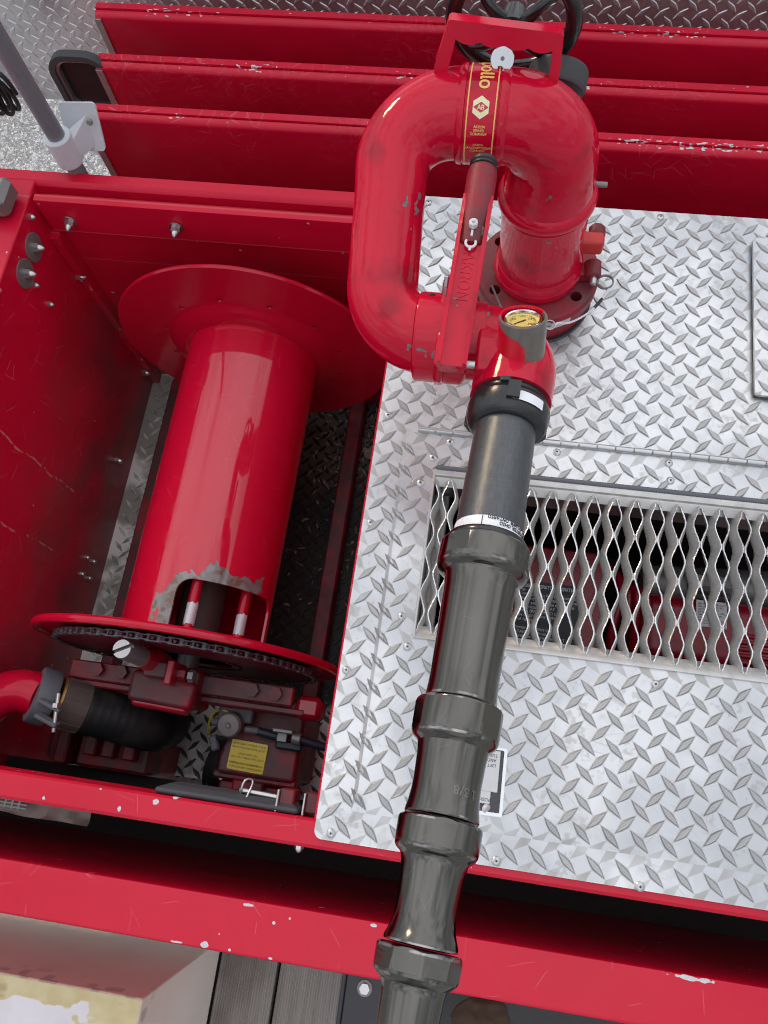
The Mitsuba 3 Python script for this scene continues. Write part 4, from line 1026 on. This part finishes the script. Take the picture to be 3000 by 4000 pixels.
# handle frame behind the pipe
HO = np.array([-.022, .861, .432]); hz = np.array([.03, -.97, .24]); hx = np.array([.994, 0.0, -.085])
hm = frame(HO, hz, hx)
top = .0660
outerp = sg.Polygon([(-.080, -.02), (-.0835, .012), (-.079, .030), (-.072, top), (-.069, top + .002), (.067, top + .001), (.070, top - .002), (.076, .02), (.0765, -.045), (.069, -.045), (.064, .02), (.0605, .046)]
                    + [(.0605 - .030 * k - .030 * t, .0455 - .0045 * math.sin(math.pi * t)) for k in range(4) for t in (0.02, .25, .5, .75, .98)] + [(-.0605, .046), (-.0665, .0), (-.0665, -.02)]).buffer(0)
hh = extrude(outerp, .018, hm @ trimesh.transformations.translation_matrix([0, 0, -.009]))
add(gun + '__handle_frame', hh, 'm_gunplain', 25)
# elevation handwheel
WC, WN = np.array([-.0105, .938, .454]), np.array([-.05, -.99, -.10]); wm = frame(WC, WN, (1, 0, 0))
ring = np.array([(.0785 * math.cos(t), .0785 * math.sin(t), .0) for t in np.linspace(0, 2 * math.pi, 73)])
rp = sg.Point(0, 0).buffer(1)
tr_ = sweep(ring, .0108, 16, False); tr_.vertices[:, 2] *= .85
add(gun + '__handwheel_rim', put(tr_, wm), 'm_blackg', 60)
for k in range(4):
    a = math.radians(38 + 90 * k)
    pts = [(.014 * math.cos(a), .014 * math.sin(a), .012), (.035 * math.cos(a + .12), .035 * math.sin(a + .12), .014), (.058 * math.cos(a + .1), .058 * math.sin(a + .1), .006), (.075 * math.cos(a), .075 * math.sin(a), .0)]
    add(gun + '__handwheel_spoke', put(sweep(spline(pts, 14), np.linspace(.0085, .0065, 14), 12), wm), 'm_blackg', 60)
add(gun + '__handwheel_hub', put(solid([(-.012, .016), (.012, .021), (.018, .0215), (.020, .019)], 32), wm), 'm_blackg', 40)
c0, c1 = np.array([-.0125, .918, .4530]), np.array([-.0182, .863, .4588])
add(gun + '__wheel_shaft', put(solid([(0, .0118), (np.linalg.norm(c1 - c0) - .008, .0118)], 28), frame(c0, c1 - c0)), 'm_tube', 40)
capd = np.array([-.03, -.82, .57])
cap = man(put(solid([(-.016, .0135), (-.001, .0152), (0, .0145)], 36), frame(c1, capd))) - man(put(cyl((-.001, -.0085, -.008), (-.001, -.0085, .005), .0040, 16, .0001), frame(c1, capd)))
add(gun + '__shaft_cap', tri(cap), 'm_chrome', 30)
add(gun + '__cap_screw', put(cyl((0, .001, 0), (0, .001, .0006), .0026, 12, .0001), frame(c1, capd)), 'm_dullm', 30)
# black lock knob
kd = np.array([.10, .93, .42]); kc = np.array([.0560, .9105, .3716])
add(gun + '__lock_knob', put(solid([(-.040, .008), (-.020, .0095), (-.010, .017), (-.001, .034), (.0005, .0395), (.004, .0415), (.026, .0415), (.031, .039)], 40), frame(kc, kd)), 'm_rubber', 40)
# swivel lock: lug, pin, ring, lanyard
add(gun + '__lock_lug', cat(tri(manifold3d.Manifold.batch_hull([manifold3d.Manifold.sphere(.006, 14).translate([x, y, z]) for x in (.133, .166) for y in (.842, .856) for z in (.132, .150)]))), 'm_orange', 40, label='locking lug with worn orange red paint')
add(gun + '__lug_cap', put(solid([(-.004, .0125), (.002, .0140), (.014, .0135), (.018, .010)], 28), frame((.160, .862, .142), (0, 1, .1))), 'm_gund', 40)
add(gun + '__lug_boss', cat(cyl((.163, .845, .100), (.165, .818, .094), .0140, 28, .002), bb(.135, .165, .820, .845, .076, .098, .003)), 'm_gund', 40)
add(gun + '__lock_pin', cat(cyl((.160, .885, .148), (.161, .862, .145), .0058, 18, .002), cyl((.166, .820, .094), (.1665, .806, .091), .0062, 18, .001)), 'm_zinc', 35)
rg = []
for dz in (0, .0025):
    rg.append(sweep(np.array([(.1865 + .0128 * math.cos(t), .8130 + .0128 * math.sin(t), .090 + dz + .002 * math.cos(t)) for t in np.linspace(0, 2 * math.pi, 40)]), .0013, 8, False))
add(gun + '__split_ring', cat(rg), 'm_dullm', 60)
ln = spline([(.1935, .804, .090), (.186, .784, .095), (.166, .748, .105), (.138, .712, .125), (.112, .672, .175), (.094, .627, .235)], 50)
add(gun + '__lanyard', sweep(ln, .0017, 8), 'm_grease', 60)
add(gun + '__lanyard_ferrule', sweep(ln[6:12], .0026, 10), 'm_black', 60)
e = ln[-1]
add(gun + '__lanyard_ring', sweep(np.array([e + np.array([-.006 + .0075 * math.cos(t), .0075 * math.sin(t), .002]) for t in np.linspace(0, 2 * math.pi, 32)]), .0009, 8, False), 'm_zinc', 60)
add(gun + '__lanyard_tie', cyl(e + np.array([-.016, -.001, .002]), e + np.array([-.004, 0, .002]), .0034, 12), 'm_dullm', 40)
add(gun + '__stay_wire', cyl((.00, .640, .300), (.022, .575, .325), .0016, 8), 'm_dullm', 40)
add(gun + '__set_screw', cyl((.134, .852, .268), (.152, .852, .268), .0042, 12), 'm_dullm', 35)

# ================================================================= NOZZLE
nz = thing('stacked_nozzle', 'dark grey stacked smooth bore nozzle with four stepped tips, screwed to the deck gun', 'nozzle')
nm = frame(NB, ND, (1, 0, 0)); NX = nm[:3, 0].copy(); NY = nm[:3, 1].copy()
def nl(prof, n=72): return put(solid(prof, n), nm)
add(nz + '__coupling', nl([(-.026, .0405), (-.025, .0440), (-.023, .0455), (.018, .0462), (.022, .0470), (.026, .0500), (.034, .0505), (.048, .0485), (.053, .0455), (.056, .0415), (.0575, .037)]), 'm_anodk', 30)
for a in (88, 208, 328):
    t = math.radians(a); c, s_ = math.cos(t), math.sin(t)
    lug = trimesh.convex.convex_hull(np.array([(x, y, z) for x in (.0455, .0545) for y in (-.0075, .0075) for z in (.020, .044)] + [(.0555, y, z) for y in (-.004, .004) for z in (.022, .042)]))
    add(nz + '__rocker_lug', put(put(lug, trimesh.transformations.rotation_matrix(t, [0, 0, 1])), nm), 'm_anodk', 30)
for a in (255,):
    lug = extrude(sg.Polygon([(-.0065, -.022), (.0065, -.022), (.0065, -.006), (.0095, 0), (.0085, .007), (.0055, .0115), (.0055, .018), (-.0055, .018), (-.0055, .0115), (-.0085, .007), (-.0095, 0), (-.0065, -.006)]), .0045)
lugm = np.array([[0, 1.0, 0, .0], [0, 0, 0, 0], [0, 0, 0, 0], [0, 0, 0, 1.0]])
def around(mesh, ang, z0):
    """flat mesh with x round the nozzle (metres), y along it, z proud, wrapped at angle ang from straight up."""
    v = mesh.vertices; R = z0 + v[:, 2]; a = ang + v[:, 0] / z0
    upv = np.array([0, 0, 1.0]) - ND * ND[2]; upv /= np.linalg.norm(upv); rt = np.cross(ND, upv); rt = rt if rt[0] > 0 else -rt
    w = NB + R[:, None] * (np.sin(a)[:, None] * rt + np.cos(a)[:, None] * upv) + v[:, 1][:, None] * ND
    k = trimesh.Trimesh(w, mesh.faces, process=False)
    if k.volume < 0: k.invert()
    return k
g = subdiv(lug, .006); g.apply_translation([0, .0, -.001]); add(nz + '__key_lug', around(g, -.22, .0462), 'm_anodk', 30)
st_ = subdiv(extrude(sg.Polygon([(-.020, -.0055), (.020, -.0055), (.020, .0055), (-.020, .0055)]).buffer(.001), .0004), .006); st_.apply_translation([0, .0375, 0]); add(nz + '__white_sticker', around(st_, .42, .0507), 'm_white', 30)
add(nz + '__shaper_tube', nl([(.054, .0366), (.060, .0366), (.192, .0378), (.2085, .0382)]), 'm_anodr', 40)
add(nz + '__label_band', nl([(.1935, .0383), (.1945, .0386), (.2060, .0389), (.2068, .0386)]), 'm_white', 40)
lt = []
for s_, y, x in (('COMPANY, AYLMER, ONTARIO', .1973, .026), ('CO. WOOSTER, OHIO', .2025, .026), ):
    q = rot2(text(s_, .0037, .0003, bold=True, center=False), 0)
    q.apply_transform(np.diag([1, 1, 1, 1])); w = q.bounds[1][0]
    # reads towards the tip: turned by 180 degrees for the viewer behind
    q = rot2(q, 180); q.apply_translation([x + (w if False else 0) + (.046 if 'ONT' in s_ else .036), y + .0037 / 2 + .0018, .0001]); 
    q.apply_transform(np.diag([1, -1, 1, 1])); q.apply_translation([0, 2 * y, 0]); q.invert()
    lt.append(around(subdiv(q, .006), .0, .0391))
dv = subdiv(extrude(sg.box(-.0004, .1942, .0004, .2062), .0003), .006); lt.append(around(dv, -.25, .0390))
add(nz + '__band_lettering', cat(lt), 'm_ink', False)
add(nz + '__rubber_ring', nl([(.2065, .038), (.208, .0440), (.211, .0458), (.2145, .0455), (.2155, .044)]), 'm_blackg', 40)
def tip(name, prof, flats, rc, t0, t1, rot):
    k = man(nl(prof, 96))
    for a in flats:
        t = math.radians(a + rot); mcut = frame(NB, ND, (1, 0, 0)) @ trimesh.transformations.rotation_matrix(t, [0, 0, 1])
        k = k - man(put(box((rc + .02, 0, (t0 + t1) / 2), (.04, .2, t1 - t0), .0001), mcut))
    m = tri(k)
    return m
PR = [[(.2152, .036), (.2156, .0470), (.2172, .0498), (.2200, .0508), (.2400, .0508), (.2440, .0502), (.2475, .0488), (.2500, .0464), (.2514, .0436), (.2528, .0412), (.2560, .0394), (.2704, .0384), (.330, .0364), (.366, .0356), (.376, .0358), (.383, .0362), (.3895, .0366), (.3908, .0363), (.3915, .034)],
      [(.3925, .034), (.393, .0418), (.3945, .0436), (.3970, .0444), (.4230, .0438), (.4265, .0430), (.4295, .0416), (.4318, .0392), (.4332, .0370), (.4350, .0356), (.4390, .0350), (.4480, .0340), (.4691, .0330), (.4800, .0332), (.4900, .0342), (.4960, .0353), (.5000, .0359), (.5015, .0352), (.502, .031)],
      [(.5035, .031), (.504, .0384), (.5055, .0398), (.5080, .0403), (.5270, .0397), (.5303, .0389), (.5330, .0373), (.5348, .0350), (.5362, .0330), (.5385, .0315), (.5430, .0306), (.5520, .0292), (.5700, .0278), (.5840, .0279), (.5930, .0290), (.6000, .0314), (.6050, .0334), (.6080, .0336), (.6090, .028)],
      [(.6100, .028), (.6105, .0364), (.6120, .0380), (.6145, .0386), (.6290, .0380), (.6320, .0370), (.6345, .0343), (.6362, .0322), (.6376, .0302), (.6400, .0290), (.6450, .0280), (.6700, .0262), (.72, .0235), (.74, .0232), (.745, .0222)]]
for i, (pr, fl_, rc, t0, t1, rt_) in enumerate(((PR[0], (128, 8, 248), .0490, .2150, .2405, 0), (PR[1], (160, 40, 280), .0424, .3920, .4235, 0), (PR[2], (84, 204, 324), .0386, .503, .5275, 0), (PR[3], (104, 64, 24, 144, 204, 264), .0366, .609, .6295, 0))):
    add(nz + '__tip', tip('', pr, fl_, rc, t0, t1, rt_), 'm_anod', 28)
q = rot2(text('1 3/8', .0075, .0002, center=True), 180); q.apply_transform(np.diag([1, -1, 1, 1])); q.invert(); q.apply_translation([0, .4780, .0001]); add(nz + '__size_lettering', around(subdiv(q, .006), .55, .0335), 'm_dullm', False)

# ================================================================= outside the truck
g_ = trimesh.Trimesh(np.array([(-120, -120, -1.9), (120, -120, -1.9), (120, 120, -1.9), (-120, 120, -1.9)], float), [(0, 1, 2), (0, 2, 3)], process=False)
add('ground', g_, 'm_asph', False, 'pale grey gravelly asphalt beside the truck', None, kind='structure')
sb = thing('storage_box', 'worn wooden box with peeling white lid and brown sides, beside the truck', 'box')
add(sb + '__lid', bb(-1.05, -.463, -.95, -.4365, -.324, -.310, .0025), 'm_boxp', 20)
add(sb + '__body', bb(-1.045, -.466, -.945, -.4395, -.850, -.3243, .002), 'm_boxp', 20)
for x0, x1, nm_ in ((-.461, -.325, 'grey weathered decking plank with fine grooves, next to the wooden box'), (-.3155, -.154, 'grey weathered decking plank with fine grooves, right of the narrow dark gap')):
    pk = add('decking_plank', bb(x0, x1, -1.1, -.20, -.89, -.853, .003), 'm_plank', 20, nm_, 'plank', 'ribbed planks below the side beam')
    rb = []
    for x in np.arange(x0 + .004, x1 - .003, .0060): rb.append(bb(x, x + .0034, -1.1, -.20, -.8532, -.8508, .0008))
    add(pk + '__groove_rib', cat(rb), 'm_plank', False, kind='stuff')
sk = thing('step_bracket', 'black metal bracket with a silver bolt at the bottom edge, left of the nozzle', 'bracket')
add(sk + '__plate', cat(bb(-.138, -.03, -.60, -.30, -.62, -.610, .003), bb(-.147, -.139, -.60, -.30, -.70, -.605, .003)), 'm_charc', 25)
add(sk + '__bolt', HB if False else put(hexnut(.011, .008, False), frame((-.098, -.432, -.6088), (0, 0, 1))), 'm_zinc', 25)
add(sk + '__washer', put(solid([(0, .016), (.002, .0155)], 28), frame((-.098, -.432, -.6098), (0, 0, 1))), 'm_dullm', 30)
add(truck + '__under_frame', cat(bb(-1.3, 1.0, -1.4, -.29, -1.0, -.99, .002), bb(-.03, .6, -.9, -.30, -.80, -.79, .002), bb(.05, .08, -.42, -.30, -.70, -.66, .006)), 'm_black', 25)
gl = thing('leather_piece', 'crumpled tan leather piece at the bottom edge below the side beam', 'leather')
gv = trimesh.creation.icosphere(3, .05); gv.vertices *= (1.25, .8, .5); gv.vertices += .02 * (meshkit.fbm(gv.vertices * 30, 3)[:, None] - .5) * np.array([1, 1, 1.5]); gv.apply_translation([.145, -.45, -.60])
add(gl + '__body', gv, 'm_tan', 60)
# leaf litter in the well
LV, LF, n = [], [], 0
for k in range(260):
    x, y = rng.uniform(-.44, -.20), rng.uniform(.35, .95)
    if rng.random() < .5: y = rng.uniform(.70, .95)
    L, w_ = rng.uniform(.008, .028), rng.uniform(.0012, .004); a = rng.uniform(0, 6.28)
    p = np.array([(-L / 2, 0, 0), (0, -w_, .002), (L / 2, 0, .001), (0, w_, .003)]); c, s_ = math.cos(a), math.sin(a)
    p[:, :2] = p[:, :2] @ np.array([[c, s_], [-s_, c]]); LV.append(p + [x, y, WZ + .003]); LF += [(n, n + 1, n + 2), (n, n + 2, n + 3)]; n += 4
add('leaf_litter', trimesh.Trimesh(np.vstack(LV), LF, process=False), 'm_leaf', False, 'dry leaf bits and twigs scattered on the dirty well floor', 'leaf litter', kind='stuff')
lf = sg.Polygon([(-.02, -.012), (-.005, -.02), (.012, -.014), (.028, -.022), (.02, -.002), (.03, .014), (.008, .012), (-.004, .024), (-.012, .010), (-.028, .012)])
lv = subdiv(extrude(lf, .0008), .008); lv.vertices[:, 2] += .012 * meshkit.noise(lv.vertices * 60 + 3); lv.apply_translation([-.27, .80, WZ + .012])
add('dry_leaf', lv, 'm_leaf', 40, 'single pale curled dry leaf on the well floor near the back flange', 'leaf')

scene = {k: v for k, v in scene.items() if v is not None}
